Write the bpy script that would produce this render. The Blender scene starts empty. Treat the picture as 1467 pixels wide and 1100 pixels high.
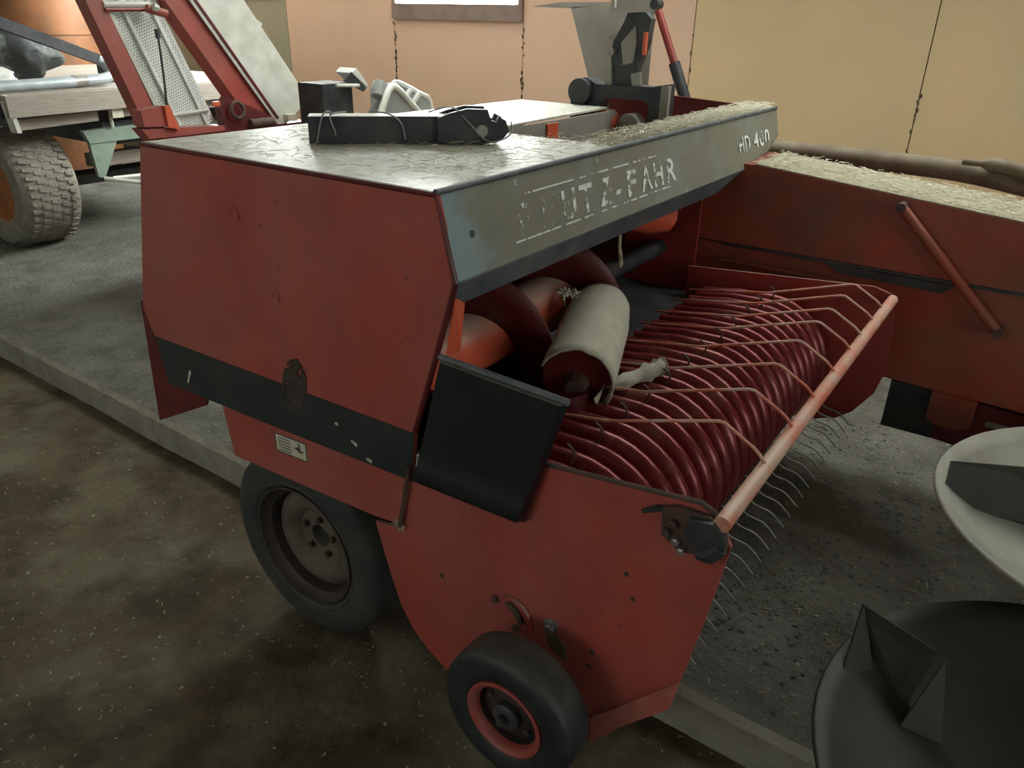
import bpy, bmesh, math, random
from mathutils import Vector, Matrix, noise
random.seed(7)
PI = math.pi
S = bpy.context.scene
C = S.collection

# ------------------------------------------------------------------ camera, world, exposure
cam_d = bpy.data.cameras.new('camera')
cam_d.sensor_width = 36.0
cam_d.lens = 36.0 * 1109.37 / 1467.0
cam_d.clip_start = 0.02
cam = bpy.data.objects.new('camera', cam_d)
C.objects.link(cam)
cam.matrix_world = Matrix(((0.56994689, 0.34432189, -0.7460583, -1.2),
                           (-0.82148191, 0.25878856, -0.50812985, 0.0),
                           (0.01811112, 0.90248042, 0.43034994, 1.89),
                           (0, 0, 0, 1)))
S.camera = cam
w = bpy.data.worlds.new('world'); S.world = w; w.use_nodes = True
w.node_tree.nodes['Background'].inputs[0].default_value = (0.75, 0.85, 0.95, 1)
w.node_tree.nodes['Background'].inputs[1].default_value = 1.0
vs = S.view_settings
vs.view_transform = 'Standard'
try: vs.look = 'None'
except Exception: pass
vs.gamma = 1.0; vs.use_curve_mapping = False
vs.exposure = 0.0
# daylight behind each window (pane strengths); the roof panel is an added light
GLOW_BACK, GLOW_FRONT, GLOW_SIDE, GLOW_END, GLOW_ADDED_ROOF = 70.0, 3.6, 2.3, 1.8, 7.5

# ------------------------------------------------------------------ materials
def new_mat(name):
    m = bpy.data.materials.new(name); m.use_nodes = True
    nt = m.node_tree; b = nt.nodes['Principled BSDF']
    return m, nt, b
def N(nt, t, **kw):
    n = nt.nodes.new(t)
    for k, v in kw.items():
        if hasattr(n, k): setattr(n, k, v)
        else: n.inputs[k].default_value = v
    return n
def rgba(c): return (c[0], c[1], c[2], 1.0)
def srgb(r, g, b):
    f = lambda v: (v/255/12.92) if v/255 <= 0.04045 else ((v/255+0.055)/1.055)**2.4
    return (f(r), f(g), f(b))
def mat(name, col, col2=None, rough=0.6, scale=6.0, lo=0.4, hi=0.65, metal=0.0, bump=0.0, bscale=60.0,
        dust=None, dust_amt=0.0, dscale=9.0, updust=0.0, stretch=None, spec=0.5, speck=None, speck_lo=0.66):
    """paint / stone / rubber: two tones mixed by noise, dust lying on upward faces, optional flecks and relief"""
    m, nt, b = new_mat(name); L = nt.links
    tc = N(nt, 'ShaderNodeNewGeometry')
    mp = N(nt, 'ShaderNodeMapping')
    if stretch: mp.inputs['Scale'].default_value = stretch
    L.new(tc.outputs['Position'], mp.inputs['Vector'])
    P = mp.outputs['Vector']
    def noise_fac(sc, lo, hi, det=6.0, rgh=0.6):
        n = N(nt, 'ShaderNodeTexNoise'); n.inputs['Scale'].default_value = sc
        n.inputs['Detail'].default_value = det; n.inputs['Roughness'].default_value = rgh
        L.new(P, n.inputs['Vector'])
        r = N(nt, 'ShaderNodeMapRange'); r.inputs[1].default_value = lo; r.inputs[2].default_value = hi
        L.new(n.outputs['Fac'], r.inputs[0]); return r.outputs[0]
    def mix(f, a, bb):
        x = N(nt, 'ShaderNodeMix', data_type='RGBA')
        if isinstance(f, float): x.inputs[0].default_value = f
        else: L.new(f, x.inputs[0])
        for i, v in ((6, a), (7, bb)):
            if isinstance(v, tuple): x.inputs[i].default_value = rgba(v)
            else: L.new(v, x.inputs[i])
        return x.outputs[2]
    def mul(a, k):
        x = N(nt, 'ShaderNodeMath', operation='MULTIPLY'); L.new(a, x.inputs[0])
        if isinstance(k, float): x.inputs[1].default_value = k
        else: L.new(k, x.inputs[1])
        return x.outputs[0]
    c = col
    if col2: c = mix(noise_fac(scale, lo, hi), col, col2)
    if dust and dust_amt: c = mix(mul(noise_fac(dscale, 0.35, 0.7), dust_amt), c, dust)
    if dust and updust:
        sx = N(nt, 'ShaderNodeSeparateXYZ'); L.new(tc.outputs['Normal'], sx.inputs[0])
        r = N(nt, 'ShaderNodeMapRange'); r.inputs[1].default_value = 0.35; r.inputs[2].default_value = 0.9
        L.new(sx.outputs['Z'], r.inputs[0])
        c = mix(mul(mul(r.outputs[0], noise_fac(dscale*2, 0.15, 0.5)), updust), c, dust)
    if speck: c = mix(noise_fac(45.0, speck_lo, speck_lo+0.03, 3.0, 0.5), c, speck)
    if isinstance(c, tuple): b.inputs['Base Color'].default_value = rgba(c)
    else: L.new(c, b.inputs['Base Color'])
    b.inputs['Roughness'].default_value = rough; b.inputs['Metallic'].default_value = metal
    b.inputs['Specular IOR Level'].default_value = spec
    if bump:
        n = N(nt, 'ShaderNodeTexNoise'); n.inputs['Scale'].default_value = bscale; n.inputs['Detail'].default_value = 8.0
        n.inputs['Roughness'].default_value = 0.65
        L.new(P, n.inputs['Vector'])
        bp = N(nt, 'ShaderNodeBump'); bp.inputs['Strength'].default_value = min(1.0, bump); bp.inputs['Distance'].default_value = 0.02*max(1.0, bump)
        L.new(n.outputs['Fac'], bp.inputs['Height']); L.new(bp.outputs[0], b.inputs['Normal'])
    return m
def glow(name, col, strength):
    m, nt, b = new_mat(name)
    b.inputs['Base Color'].default_value = rgba((0.8, 0.8, 0.8))
    b.inputs['Emission Color'].default_value = rgba(col); b.inputs['Emission Strength'].default_value = strength
    return m
DUST = (0.36, 0.34, 0.27)
M = {}
M['red'] = mat('red_paint', (0.42, 0.066, 0.050), (0.34, 0.058, 0.047), 0.5, 5, dust=(0.30, 0.24, 0.20), dust_amt=0.26, dscale=2.2, updust=0.75, bump=0.06, bscale=7, speck=(0.10, 0.04, 0.035), speck_lo=0.71)
M['redpale'] = mat('chalky_red_paint', (0.46, 0.11, 0.085), (0.36, 0.08, 0.065), 0.6, 14, dust=DUST, dust_amt=0.2)
M['red2'] = mat('red_paint_shade_tone', (0.29, 0.027, 0.020), (0.22, 0.023, 0.019), 0.42, 7, dust=DUST, dust_amt=0.07, updust=0.5)  # darker red; shade on end plate and throat is put into the tone
M['orange'] = mat('orange_red_paint', (0.78, 0.115, 0.045), (0.66, 0.10, 0.045), 0.38, 6, dust=(0.5, 0.46, 0.38), dust_amt=0.10, updust=0.8)
M['chamber'] = mat('chamber_red_paint', (0.36, 0.05, 0.024), (0.22, 0.045, 0.024), 0.55, 3.2, dust=(0.12, 0.10, 0.06), dust_amt=0.55, dscale=3.5)
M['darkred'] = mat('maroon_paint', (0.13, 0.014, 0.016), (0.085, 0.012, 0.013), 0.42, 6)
M['band'] = mat('stripper_red_metal', (0.165, 0.017, 0.019), (0.26, 0.08, 0.065), 0.30, 14, lo=0.5, hi=0.75, metal=0.35)
M['pipe'] = mat('worn_red_pipe', (0.62, 0.15, 0.095), (0.60, 0.36, 0.27), 0.38, 9, dust=(0.55, 0.45, 0.36), dust_amt=0.35, updust=0.25)
M['black'] = mat('black_paint', (0.016, 0.022, 0.028), (0.024, 0.030, 0.034), 0.45, 8, dust=DUST, dust_amt=0.05, speck=(0.3, 0.3, 0.27), speck_lo=0.72)
M['flap'] = mat('black_plastic', (0.008, 0.011, 0.014), (0.014, 0.018, 0.020), 0.38, 9, dust=DUST, updust=0.35)
M['hood'] = mat('dusty_hood_paint', (0.185, 0.18, 0.142), (0.22, 0.255, 0.25), 0.55, 4.0, lo=0.5, hi=0.7, dust=(0.27, 0.25, 0.185), dust_amt=0.55, dscale=12, speck=(0.42, 0.43, 0.38), speck_lo=0.70)
M['hoodedge'] = mat('blue_black_paint', (0.050, 0.065, 0.085), (0.08, 0.098, 0.118), 0.5, 10, dust=DUST, dust_amt=0.22, dscale=16)
M['top'] = mat('chaff_covered_sheet', (0.56, 0.56, 0.48), (0.66, 0.67, 0.58), 0.46, 9, dust=(0.22, 0.20, 0.14), dust_amt=0.62, dscale=26, bump=0.14, bscale=50)
M['chaff'] = mat('chaff_layer', (0.46, 0.41, 0.28), (0.34, 0.30, 0.20), 0.75, 16, dust=(0.60, 0.57, 0.44), dust_amt=0.6, dscale=30, bump=0.9, bscale=60)
M['straw'] = mat('straw', (0.42, 0.37, 0.25), (0.24, 0.20, 0.13), 0.7, 30)
M['palestraw'] = mat('pale_dry_straw', (0.62, 0.58, 0.45), (0.40, 0.36, 0.25), 0.6, 30)
M['rubber'] = mat('dusty_rubber', (0.022, 0.026, 0.028), (0.040, 0.044, 0.044), 0.75, 9, dust=(0.15, 0.145, 0.12), dust_amt=0.30, dscale=6, updust=0.5)
M['rubber2'] = mat('black_rubber', (0.012, 0.017, 0.021), (0.022, 0.028, 0.031), 0.55, 9, dust=(0.14, 0.14, 0.11), dust_amt=0.12, updust=0.4)
M['rubber3'] = mat('grey_worn_rubber', (0.32, 0.30, 0.25), (0.22, 0.21, 0.175), 0.85, 14, bump=0.9, bscale=45)
M['rim'] = mat('dirty_rim', (0.13, 0.115, 0.085), (0.06, 0.05, 0.042), 0.7, 8, dust=(0.20, 0.18, 0.13), dust_amt=0.4)
M['rimdark'] = mat('dark_rim', (0.03, 0.024, 0.024), (0.06, 0.03, 0.03), 0.6, 9)
M['rimred'] = mat('red_rim', (0.36, 0.055, 0.045), (0.28, 0.05, 0.045), 0.5, 9, dust=DUST, dust_amt=0.15)
M['rimorange'] = mat('orange_rim', (0.50, 0.20, 0.06), (0.30, 0.13, 0.06), 0.6, 9)
M['steel'] = mat('bare_steel', (0.35, 0.34, 0.31), (0.22, 0.21, 0.19), 0.45, 12, metal=0.6)
M['rust'] = mat('rusty_steel', (0.10, 0.05, 0.035), (0.05, 0.035, 0.03), 0.7, 20)
M['iron'] = mat('black_iron', (0.018, 0.022, 0.028), (0.03, 0.034, 0.04), 0.55, 9, dust=DUST, dust_amt=0.10)
M['beige'] = mat('dust_coated_tube', (0.44, 0.42, 0.33), (0.36, 0.34, 0.27), 0.75, 16, bump=0.25, bscale=90)
M['grey'] = mat('grey_sheet_metal', (0.26, 0.24, 0.20), (0.32, 0.30, 0.255), 0.55, 5)
M['discsteel'] = mat('dusty_dish_steel', (0.30, 0.29, 0.25), (0.22, 0.21, 0.175), 0.6, 7, dust=(0.38, 0.36, 0.30), dust_amt=0.3)
M['discdark'] = mat('dark_dish_and_blade_shade', (0.040, 0.036, 0.027), (0.028, 0.025, 0.019), 0.6, 5)
M['wood'] = mat('weathered_wood', (0.36, 0.33, 0.28), (0.26, 0.235, 0.20), 0.8, 14, dust=(0.40, 0.20, 0.17), dust_amt=0.18, stretch=(0.5, 4, 6))
M['metalwhite'] = mat('light_grey_sheet', (0.74, 0.75, 0.68), (0.64, 0.65, 0.58), 0.5, 8, dust=(0.30, 0.30, 0.25), dust_amt=0.4)
M['mesh'] = mat('galvanised_perforated_sheet', (0.80, 0.82, 0.79), (0.68, 0.70, 0.67), 0.5, 7, metal=0.1)
M['bluepipe'] = mat('blue_grey_galvanised_pipe', (0.40, 0.45, 0.48), (0.30, 0.34, 0.37), 0.4, 9, metal=0.3)
M['green'] = mat('grey_green_paint', (0.24, 0.31, 0.25), (0.19, 0.25, 0.20), 0.6, 8)
M['tank'] = mat('orange_brown_tank_paint', (0.28, 0.11, 0.04), (0.18, 0.08, 0.035), 0.6, 4)
M['tarp'] = mat('dark_plastic_sheet', (0.03, 0.034, 0.034), (0.16, 0.17, 0.16), 0.85, 5, lo=0.52, hi=0.62)
M['white'] = mat('white_plastic', (0.66, 0.67, 0.64), (0.56, 0.57, 0.54), 0.45, 6)
M['greyplastic'] = mat('grey_plastic', (0.30, 0.31, 0.30), (0.22, 0.23, 0.22), 0.5, 8)
M['wire'] = mat('thin_wire', (0.30, 0.31, 0.31), (0.20, 0.20, 0.20), 0.5, 20, metal=0.3)
M['ink'] = mat('printed_ink', (0.05, 0.05, 0.05), None, 0.6)
M['paper'] = mat('sticker_paper', (0.66, 0.62, 0.50), (0.56, 0.52, 0.40), 0.5, 30)
M['brownhose'] = mat('brown_rubber_hose', (0.11, 0.075, 0.05), (0.16, 0.12, 0.075), 0.7, 9, dust=(0.22, 0.18, 0.12), dust_amt=0.35, updust=0.25)
M['concrete'] = mat('worn_concrete', (0.21, 0.205, 0.175), (0.095, 0.088, 0.066), 0.85, 3.4, lo=0.38, hi=0.66, dust=(0.29, 0.285, 0.245), dust_amt=0.5, dscale=5.5, bump=2.2, bscale=34, speck=(0.42, 0.39, 0.29), speck_lo=0.67)
M['kerb'] = mat('kerb_concrete', (0.36, 0.345, 0.29), (0.25, 0.235, 0.19), 0.85, 6, bump=0.6, bscale=30)
M['dirt'] = mat('earth_covered_floor', (0.040, 0.032, 0.015), (0.158, 0.144, 0.092), 0.9, 2.6, lo=0.40, hi=0.60, dust=(0.125, 0.076, 0.036), dust_amt=0.6, dscale=2.3, bump=1.6, bscale=10, speck=(0.34, 0.32, 0.24), speck_lo=0.69)
M['wallA'] = mat('peach_wall_board', (0.70, 0.47, 0.335), (0.74, 0.48, 0.35), 0.7, 1.4, dust=(0.64, 0.50, 0.35), dust_amt=0.3, dscale=2.0)
M['wallB'] = mat('tan_wall_board', (0.70, 0.50, 0.28), (0.64, 0.48, 0.28), 0.7, 1.2, dust=(0.56, 0.46, 0.27), dust_amt=0.4, dscale=2.0)
M['wallC'] = mat('wall_board_light_falloff', (0.34, 0.31, 0.22), (0.38, 0.33, 0.24), 0.7, 1.2)  # falloff of window light along the wall, put into darker boards
M['plaster'] = mat('limewashed_wall', (0.50, 0.47, 0.40), (0.42, 0.40, 0.34), 0.8, 1.0)
M['ceil'] = mat('board_ceiling', (0.46, 0.43, 0.37), (0.40, 0.37, 0.32), 0.8, 1.5)
M['frame'] = mat('window_frame_paint', (0.27, 0.19, 0.165), (0.20, 0.145, 0.13), 0.6, 6)
M['seam'] = mat('dark_seam_dirt', (0.07, 0.05, 0.035), (0.16, 0.11, 0.07), 0.9, 14)
M['glassB'] = glow('bright_window_glass', (0.93, 1.0, 0.97), GLOW_BACK)
M['glassF'] = glow('front_window_glass', (0.90, 1.0, 0.95), GLOW_FRONT)
M['glassS'] = glow('side_window_glass', (0.93, 1.0, 0.93), GLOW_SIDE)
M['addedR'] = glow('added_roof_glow', (0.95, 1.0, 0.93), GLOW_ADDED_ROOF)
M['glassE'] = glow('end_window_glass', (0.93, 1.0, 0.95), GLOW_END)
nt = M['hood'].node_tree; b = nt.nodes['Principled BSDF']; L = nt.links; old = b.inputs['Base Color'].links[0].from_socket
g = N(nt, 'ShaderNodeNewGeometry'); sx = N(nt, 'ShaderNodeSeparateXYZ'); L.new(g.outputs['Position'], sx.inputs[0])
n = N(nt, 'ShaderNodeTexNoise'); n.inputs['Scale'].default_value = 14; n.inputs['Detail'].default_value = 5; L.new(g.outputs['Position'], n.inputs['Vector'])
ma = N(nt, 'ShaderNodeMath', operation='MULTIPLY_ADD'); ma.inputs[1].default_value = 0.22; L.new(n.outputs['Fac'], ma.inputs[0]); L.new(sx.outputs['X'], ma.inputs[2])
mr = N(nt, 'ShaderNodeMapRange'); mr.inputs[1].default_value = 0.24; mr.inputs[2].default_value = 0.16; L.new(ma.outputs[0], mr.inputs[0])
mx = N(nt, 'ShaderNodeMix', data_type='RGBA'); L.new(mr.outputs[0], mx.inputs[0]); L.new(old, mx.inputs[6]); mx.inputs[7].default_value = (0.23, 0.30, 0.32, 1)
L.new(mx.outputs[2], b.inputs['Base Color'])
# worn white lettering: paint flaked away by noise
def flaked(name, lo, col=(0.72, 0.76, 0.70)):
    m, nt, b = new_mat(name)
    g = N(nt, 'ShaderNodeNewGeometry'); n = N(nt, 'ShaderNodeTexNoise'); n.inputs['Scale'].default_value = 30; n.inputs['Detail'].default_value = 6
    n.inputs['Roughness'].default_value = 0.7
    nt.links.new(g.outputs['Position'], n.inputs['Vector'])
    r = N(nt, 'ShaderNodeMapRange'); r.inputs[1].default_value = lo; r.inputs[2].default_value = lo+0.06
    nt.links.new(n.outputs['Fac'], r.inputs[0]); nt.links.new(r.outputs[0], b.inputs['Alpha'])
    b.inputs['Base Color'].default_value = rgba(col); b.inputs['Roughness'].default_value = 0.6
    return m
M['letter'] = flaked('flaked_white_lettering', 0.455)
M['letterworn'] = flaked('nearly_gone_white_lettering', 0.56)

# ------------------------------------------------------------------ mesh helpers
def obj(name, bm, m, parent=None, smooth=False, bevel=0.0, recalc=True):
    if bevel:
        es = [e for e in bm.edges if len(e.link_faces) == 2 and e.calc_face_angle(0) > 0.6]
        bmesh.ops.bevel(bm, geom=es, offset=bevel, segments=2, affect='EDGES', profile=0.6)
    if recalc: bmesh.ops.recalc_face_normals(bm, faces=bm.faces)
    me = bpy.data.meshes.new(name); bm.to_mesh(me); bm.free()
    if smooth:
        for p in me.polygons: p.use_smooth = True
        try: me.set_sharp_from_angle(angle=0.7)
        except Exception: pass
    me.materials.append(M[m] if isinstance(m, str) else m)
    o = bpy.data.objects.new(name, me); C.objects.link(o)
    if parent: attach(o, parent)
    return o
def base_of(o):
    v = Vector(o.location)
    while o.parent: o = o.parent; v = v  # children carry no offset of their own
    return Vector(o.location)
def attach(o, parent):
    o.parent = parent
    if parent.parent is None: o.matrix_parent_inverse = Matrix.Translation(-Vector(parent.location))
def tag(o, label, cat, group=None, kind=None):
    o['label'] = label; o['category'] = cat
    if group: o['group'] = group
    if kind: o['kind'] = kind
    return o
def thing(name, label, cat, loc=(0, 0, 0), group=None):
    o = bpy.data.objects.new(name, None); C.objects.link(o); o.location = loc
    o.empty_display_size = 0.1
    return tag(o, label, cat, group)
def struct(name, bm, m, **k):
    o = obj(name, bm, m, **k); o['kind'] = 'structure'; return o
def box(bm, a, b):
    x0, y0, z0 = a; x1, y1, z1 = b
    vs_ = [bm.verts.new(p) for p in ((x0,y0,z0),(x1,y0,z0),(x1,y1,z0),(x0,y1,z0),(x0,y0,z1),(x1,y0,z1),(x1,y1,z1),(x0,y1,z1))]
    for f in ((0,3,2,1),(4,5,6,7),(0,1,5,4),(1,2,6,5),(2,3,7,6),(3,0,4,7)): bm.faces.new([vs_[i] for i in f])
    return bm
def B(a, b): return box(bmesh.new(), a, b)
def loft(bm, A, Bq, cap=True):
    """join two equal loops of points into a closed solid"""
    va = [bm.verts.new(p) for p in A]; vb = [bm.verts.new(p) for p in Bq]; n_ = len(A)
    for i in range(n_):
        j = (i+1) % n_; bm.faces.new((va[i], va[j], vb[j], vb[i]))
    if cap: bm.faces.new(va[::-1]); bm.faces.new(vb)
    return bm
def plateX(pts, x0, x1, bm=None):
    """polygon in (y, z) given thickness along x"""
    bm = bm or bmesh.new()
    return loft(bm, [(x0, y, z) for y, z in pts], [(x1, y, z) for y, z in pts])
def plateY(pts, y0, y1, bm=None):
    bm = bm or bmesh.new()
    return loft(bm, [(x, y0, z) for x, z in pts], [(x, y1, z) for x, z in pts])
def plateZ(pts, z0, z1, bm=None):
    bm = bm or bmesh.new()
    return loft(bm, [(x, y, z0) for x, y in pts], [(x, y, z1) for x, y in pts])
def plate3(pts, nrm, th, bm=None):
    bm = bm or bmesh.new(); d = Vector(nrm).normalized()*th
    return loft(bm, [Vector(p) for p in pts], [Vector(p)+d for p in pts])
def frame_of(d):
    d = Vector(d).normalized(); u = d.cross(Vector((0, 0, 1)))
    if u.length < 1e-3: u = d.cross(Vector((1, 0, 0)))
    u.normalize(); return u, u.cross(d)
def tube(bm, pts, rad, seg=10, cap=True):
    pts = [Vector(p) for p in pts]; rings = []; n_ = len(pts)
    rr = rad if isinstance(rad, (list, tuple)) else [rad]*n_
    for i, p in enumerate(pts):
        d = (pts[min(i+1, n_-1)]-pts[max(i-1, 0)])
        u, v = frame_of(d)
        if rings:   # keep the frame from flipping
            pu = rings[-1][1]; dn = d.normalized(); u = (pu-dn*pu.dot(dn)).normalized(); v = u.cross(dn)
        rings.append(([bm.verts.new(p+(u*math.cos(2*PI*k/seg)+v*math.sin(2*PI*k/seg))*rr[i]) for k in range(seg)], u))
    for a in range(n_-1):
        A, Bq = rings[a][0], rings[a+1][0]
        for k in range(seg): bm.faces.new((A[k], A[(k+1) % seg], Bq[(k+1) % seg], Bq[k]))
    if cap: bm.faces.new(rings[0][0][::-1]); bm.faces.new(rings[-1][0])
    return bm
def T(pts, rad, seg=10, cap=True): return tube(bmesh.new(), pts, rad, seg, cap)
def smooth_path(pts, n_=6):
    P = [Vector(p) for p in pts]; out = []
    for i in range(len(P)-1):
        p0, p1, p2, p3 = P[max(i-1, 0)], P[i], P[i+1], P[min(i+2, len(P)-1)]
        for k in range(n_):
            t = k/n_
            out.append(0.5*((2*p1)+(p2-p0)*t+(2*p0-5*p1+4*p2-p3)*t*t+(3*p1-p0-3*p2+p3)*t**3))
    out.append(P[-1]); return out
def lathe(prof, c, axis, seg=40, bm=None):
    """prof: (offset along axis, radius)"""
    bm = bm or bmesh.new(); d = Vector(axis).normalized(); u, v = frame_of(d); c = Vector(c); rings = []
    for t, r_ in prof:
        if r_ < 1e-5: rings.append([bm.verts.new(c+d*t)])
        else: rings.append([bm.verts.new(c+d*t+(u*math.cos(2*PI*k/seg)+v*math.sin(2*PI*k/seg))*r_) for k in range(seg)])
    for A, Bq in zip(rings, rings[1:]):
        for k in range(seg):
            j = (k+1) % seg
            if len(A) == 1 and len(Bq) == 1: continue
            if len(A) == 1: bm.faces.new((A[0], Bq[j], Bq[k]))
            elif len(Bq) == 1: bm.faces.new((A[k], A[j], Bq[0]))
            else: bm.faces.new((A[k], A[j], Bq[j], Bq[k]))
    return bm
def lettering(name, txt, size, mtx, m, parent, space=1.0, width=None, shear=0.0):
    cu = bpy.data.curves.new(name, 'FONT'); cu.body = txt; cu.size = size; cu.extrude = 0.0006; cu.space_character = space; cu.shear = shear; cu.offset = size*0.018
    t = bpy.data.objects.new(name, cu); C.objects.link(t)
    dg = bpy.context.evaluated_depsgraph_get()
    me = bpy.data.meshes.new_from_object(t.evaluated_get(dg)); bpy.data.objects.remove(t); bpy.data.curves.remove(cu)
    xs = [v.co.x for v in me.vertices]
    if width:
        k = width/(max(xs)-min(xs)); x0 = min(xs)
        for v in me.vertices: v.co.x = (v.co.x-x0)*k
    me.transform(mtx); me.materials.clear(); me.materials.append(M[m]); me.name = name
    o = bpy.data.objects.new(name, me); C.objects.link(o); attach(o, parent); return o

# ------------------------------------------------------------------ room
XB, XF, Y0, Y1, ZC = 5.0, -4.5, -4.5, 12.5, 3.1
def kerb_x(y): return 0.425+0.030*y
bm = bmesh.new()           # low earth-covered floor on the near side, gently uneven
nx, ny = 56, 110
vv = [[None]*(ny+1) for _ in range(nx+1)]
for i in range(nx+1):
    for j in range(ny+1):
        y = Y0+(Y1-Y0)*j/ny; x = XF+(1.2-XF)*i/nx
        vv[i][j] = bm.verts.new((x, y, 0.012*(noise.noise((x*1.7, y*1.7, 3))-0.3)))
for i in range(nx):
    for j in range(ny): bm.faces.new((vv[i][j], vv[i+1][j], vv[i+1][j+1], vv[i][j+1]))
floor = struct('floor', bm, 'dirt', smooth=True)
# raised concrete slab with a broken edge
bm = bmesh.new(); ny = 340; rows = []
for j in range(ny+1):
    y = Y0+(Y1-Y0)*j/ny; k = kerb_x(y)
    e = 0.010*noise.noise((y*9, 1, 2))+0.006*noise.noise((y*31, 5, 2)); ez = 0.005*noise.noise((y*14, 8, 1))
    row = [bm.verts.new(p) for p in ((k-0.012, y, -0.05), (k-0.004+e*0.4, y, 0.06), (k+e*0.7, y, 0.118+ez), (k+0.022+e, y, 0.139+ez*0.6))]
    for x in (0.62, 0.9, 1.25, 1.6, 2.0, 2.5, 3.1, 4.0, XB):
        row.append(bm.verts.new((x if x > k+0.05 else k+0.05, y, 0.14+0.006*noise.noise((x*2.3, y*2.3, 0)))))
    rows.append(row)
for A, Bq in zip(rows, rows[1:]):
    for i in range(3, len(A)-1): bm.faces.new((A[i], A[i+1], Bq[i+1], Bq[i]))
kb = bmesh.new(); krows = [[kb.verts.new(v.co) for v in row[:4]] for row in rows]
for A, Bq in zip(krows, krows[1:]):
    for i in range(3): kb.faces.new((A[i], A[i+1], Bq[i+1], Bq[i]))
for row in rows:
    for v in row[:3]: bm.verts.remove(v)
slab = struct('floor_slab', bm, 'concrete', smooth=True)
struct('trim_1', kb, 'kerb', smooth=True)

def wall_pieces(nm, x, cuts, holes, mats_, seam_strip=True):
    """back wall built from upright boards with open joints; window panels split round the hole"""
    back = struct(nm, B((x+0.03, Y0, 0), (x+0.15, Y1, ZC)), 'seam')
    for i in range(len(cuts)-1):
        a, b_ = cuts[i]+0.004, cuts[i+1]-0.004
        h = [q for q in holes if q[0] < (a+b_)/2 < q[1]]
        spans = [(0.0, ZC)] if not h else [(0.0, h[0][2]), (h[0][3], ZC)]
        for z0, z1 in spans: obj('wall_board', B((x, a, z0), (x+0.029, b_, z1)), mats_[i], back)
    return back
cuts = [Y0, -3.95, -2.3, -0.72, 0.908, 2.591, 4.178, 5.695, 7.25, 8.8, 10.4, Y1]
wb = wall_pieces('wall_back', XB, cuts, [(4.178, 5.695, 1.835, 2.78), (7.25, 8.8, 2.02, 2.85)],
            ['wallB', 'wallB', 'wallB', 'wallB', 'wallB', 'wallA', 'wallA', 'wallA', 'wallC', 'wallC', 'wallC'])
def crumbs(y, z0, z1, n_):
    bm = bmesh.new()
    for _ in range(n_):
        z = random.uniform(z0, z1); s = random.uniform(0.004, 0.013); yy = y+random.gauss(0, 0.006)
        box(bm, (XB-0.004, yy-s*0.6, z-s), (XB+0.002, yy+s*0.6, z+s*random.uniform(0.5, 2)))
    o = obj('seam_dirt', bm, 'seam', wb); o['kind'] = 'stuff'
crumbs(5.695, 1.0, 1.83, 60); crumbs(4.178, 0.9, 1.83, 40); crumbs(2.591, 0.8, 1.8, 12); crumbs(0.908, 0.9, 1.5, 14)
struct('wall_front', B((XF, Y0-0.15, 0), (XB+0.15, Y0, ZC)), 'plaster')
struct('wall_left', B((XF-0.15, Y0, 0), (XF, Y1, ZC)), 'plaster')
struct('wall_end', B((XF, Y1, 0), (XB+0.15, Y1+0.15, ZC)), 'plaster')
struct('ceiling', B((XF-0.15, Y0-0.15, ZC), (XB+0.15, Y1+0.15, ZC+0.1)), 'ceil')
def window(nm, axis, at, a0, a1, z0, z1, glass, inward, sill=0.075):
    """timber frame, mullion and a daylit pane set into a wall; axis 0 = wall across x, 1 = wall across y"""
    def bb(d0, d1, p0, p1, q0, q1):
        lo, hi = sorted((at+inward*d0, at+inward*d1))
        return B((lo, p0, q0), (hi, p1, q1)) if axis == 0 else B((p0, lo, q0), (p1, hi, q1))
    f = 0.075
    fr = struct(nm, bb(-0.02, 0.035, a0, a1, z0, z0+sill), 'frame', bevel=0.006)
    obj('window_frame', bb(-0.02, 0.030, a0, a1, z1-f, z1), 'frame', fr)
    obj('window_frame', bb(-0.02, 0.030, a0, a0+f*0.6, z0+sill, z1-f), 'frame', fr)
    obj('window_frame', bb(-0.02, 0.030, a1-f*0.6, a1, z0+sill, z1-f), 'frame', fr)
    obj('pane', bb(-0.015, 0.004, a0+f*0.6, a1-f*0.6, z0+sill, z1-f), glass, fr)
    return fr
window('window_1', 0, XB, 4.178, 5.695, 1.835, 2.78, 'glassB', -1, 0.135)
window('added_back_window', 0, XB, 7.25, 8.8, 2.02, 2.85, 'glassB', -1)  # added above the view so the hood top catches its glow
window('window_2', 1, Y0, -2.4, 0.9, 1.2, 2.7, 'glassF', 1)
window('window_3', 0, XF, 0.5, 3.7, 1.4, 2.7, 'glassS', 1)
window('window_4', 1, Y1, -3.6, -0.4, 1.3, 2.7, 'glassE', -1)

rl = struct('added_roof_glow_panel', B((1.9, -1.5, ZC-0.05), (2.9, -1.4, ZC)), 'frame')      # added glowing ceiling panel, brightens the back wall and upward faces
for a, b_ in (((1.9,4.1,ZC-0.05),(2.9,4.2,ZC)), ((1.9,-1.4,ZC-0.05),(1.98,4.1,ZC)), ((2.82,-1.4,ZC-0.05),(2.9,4.1,ZC))): obj('window_frame', B(a, b_), 'frame', rl)
for k in range(3): obj('pane', B((1.99, -1.39+1.83*k, ZC-0.03), (2.81, -1.39+1.83*k+1.80, ZC-0.02)), 'addedR', rl)

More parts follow.
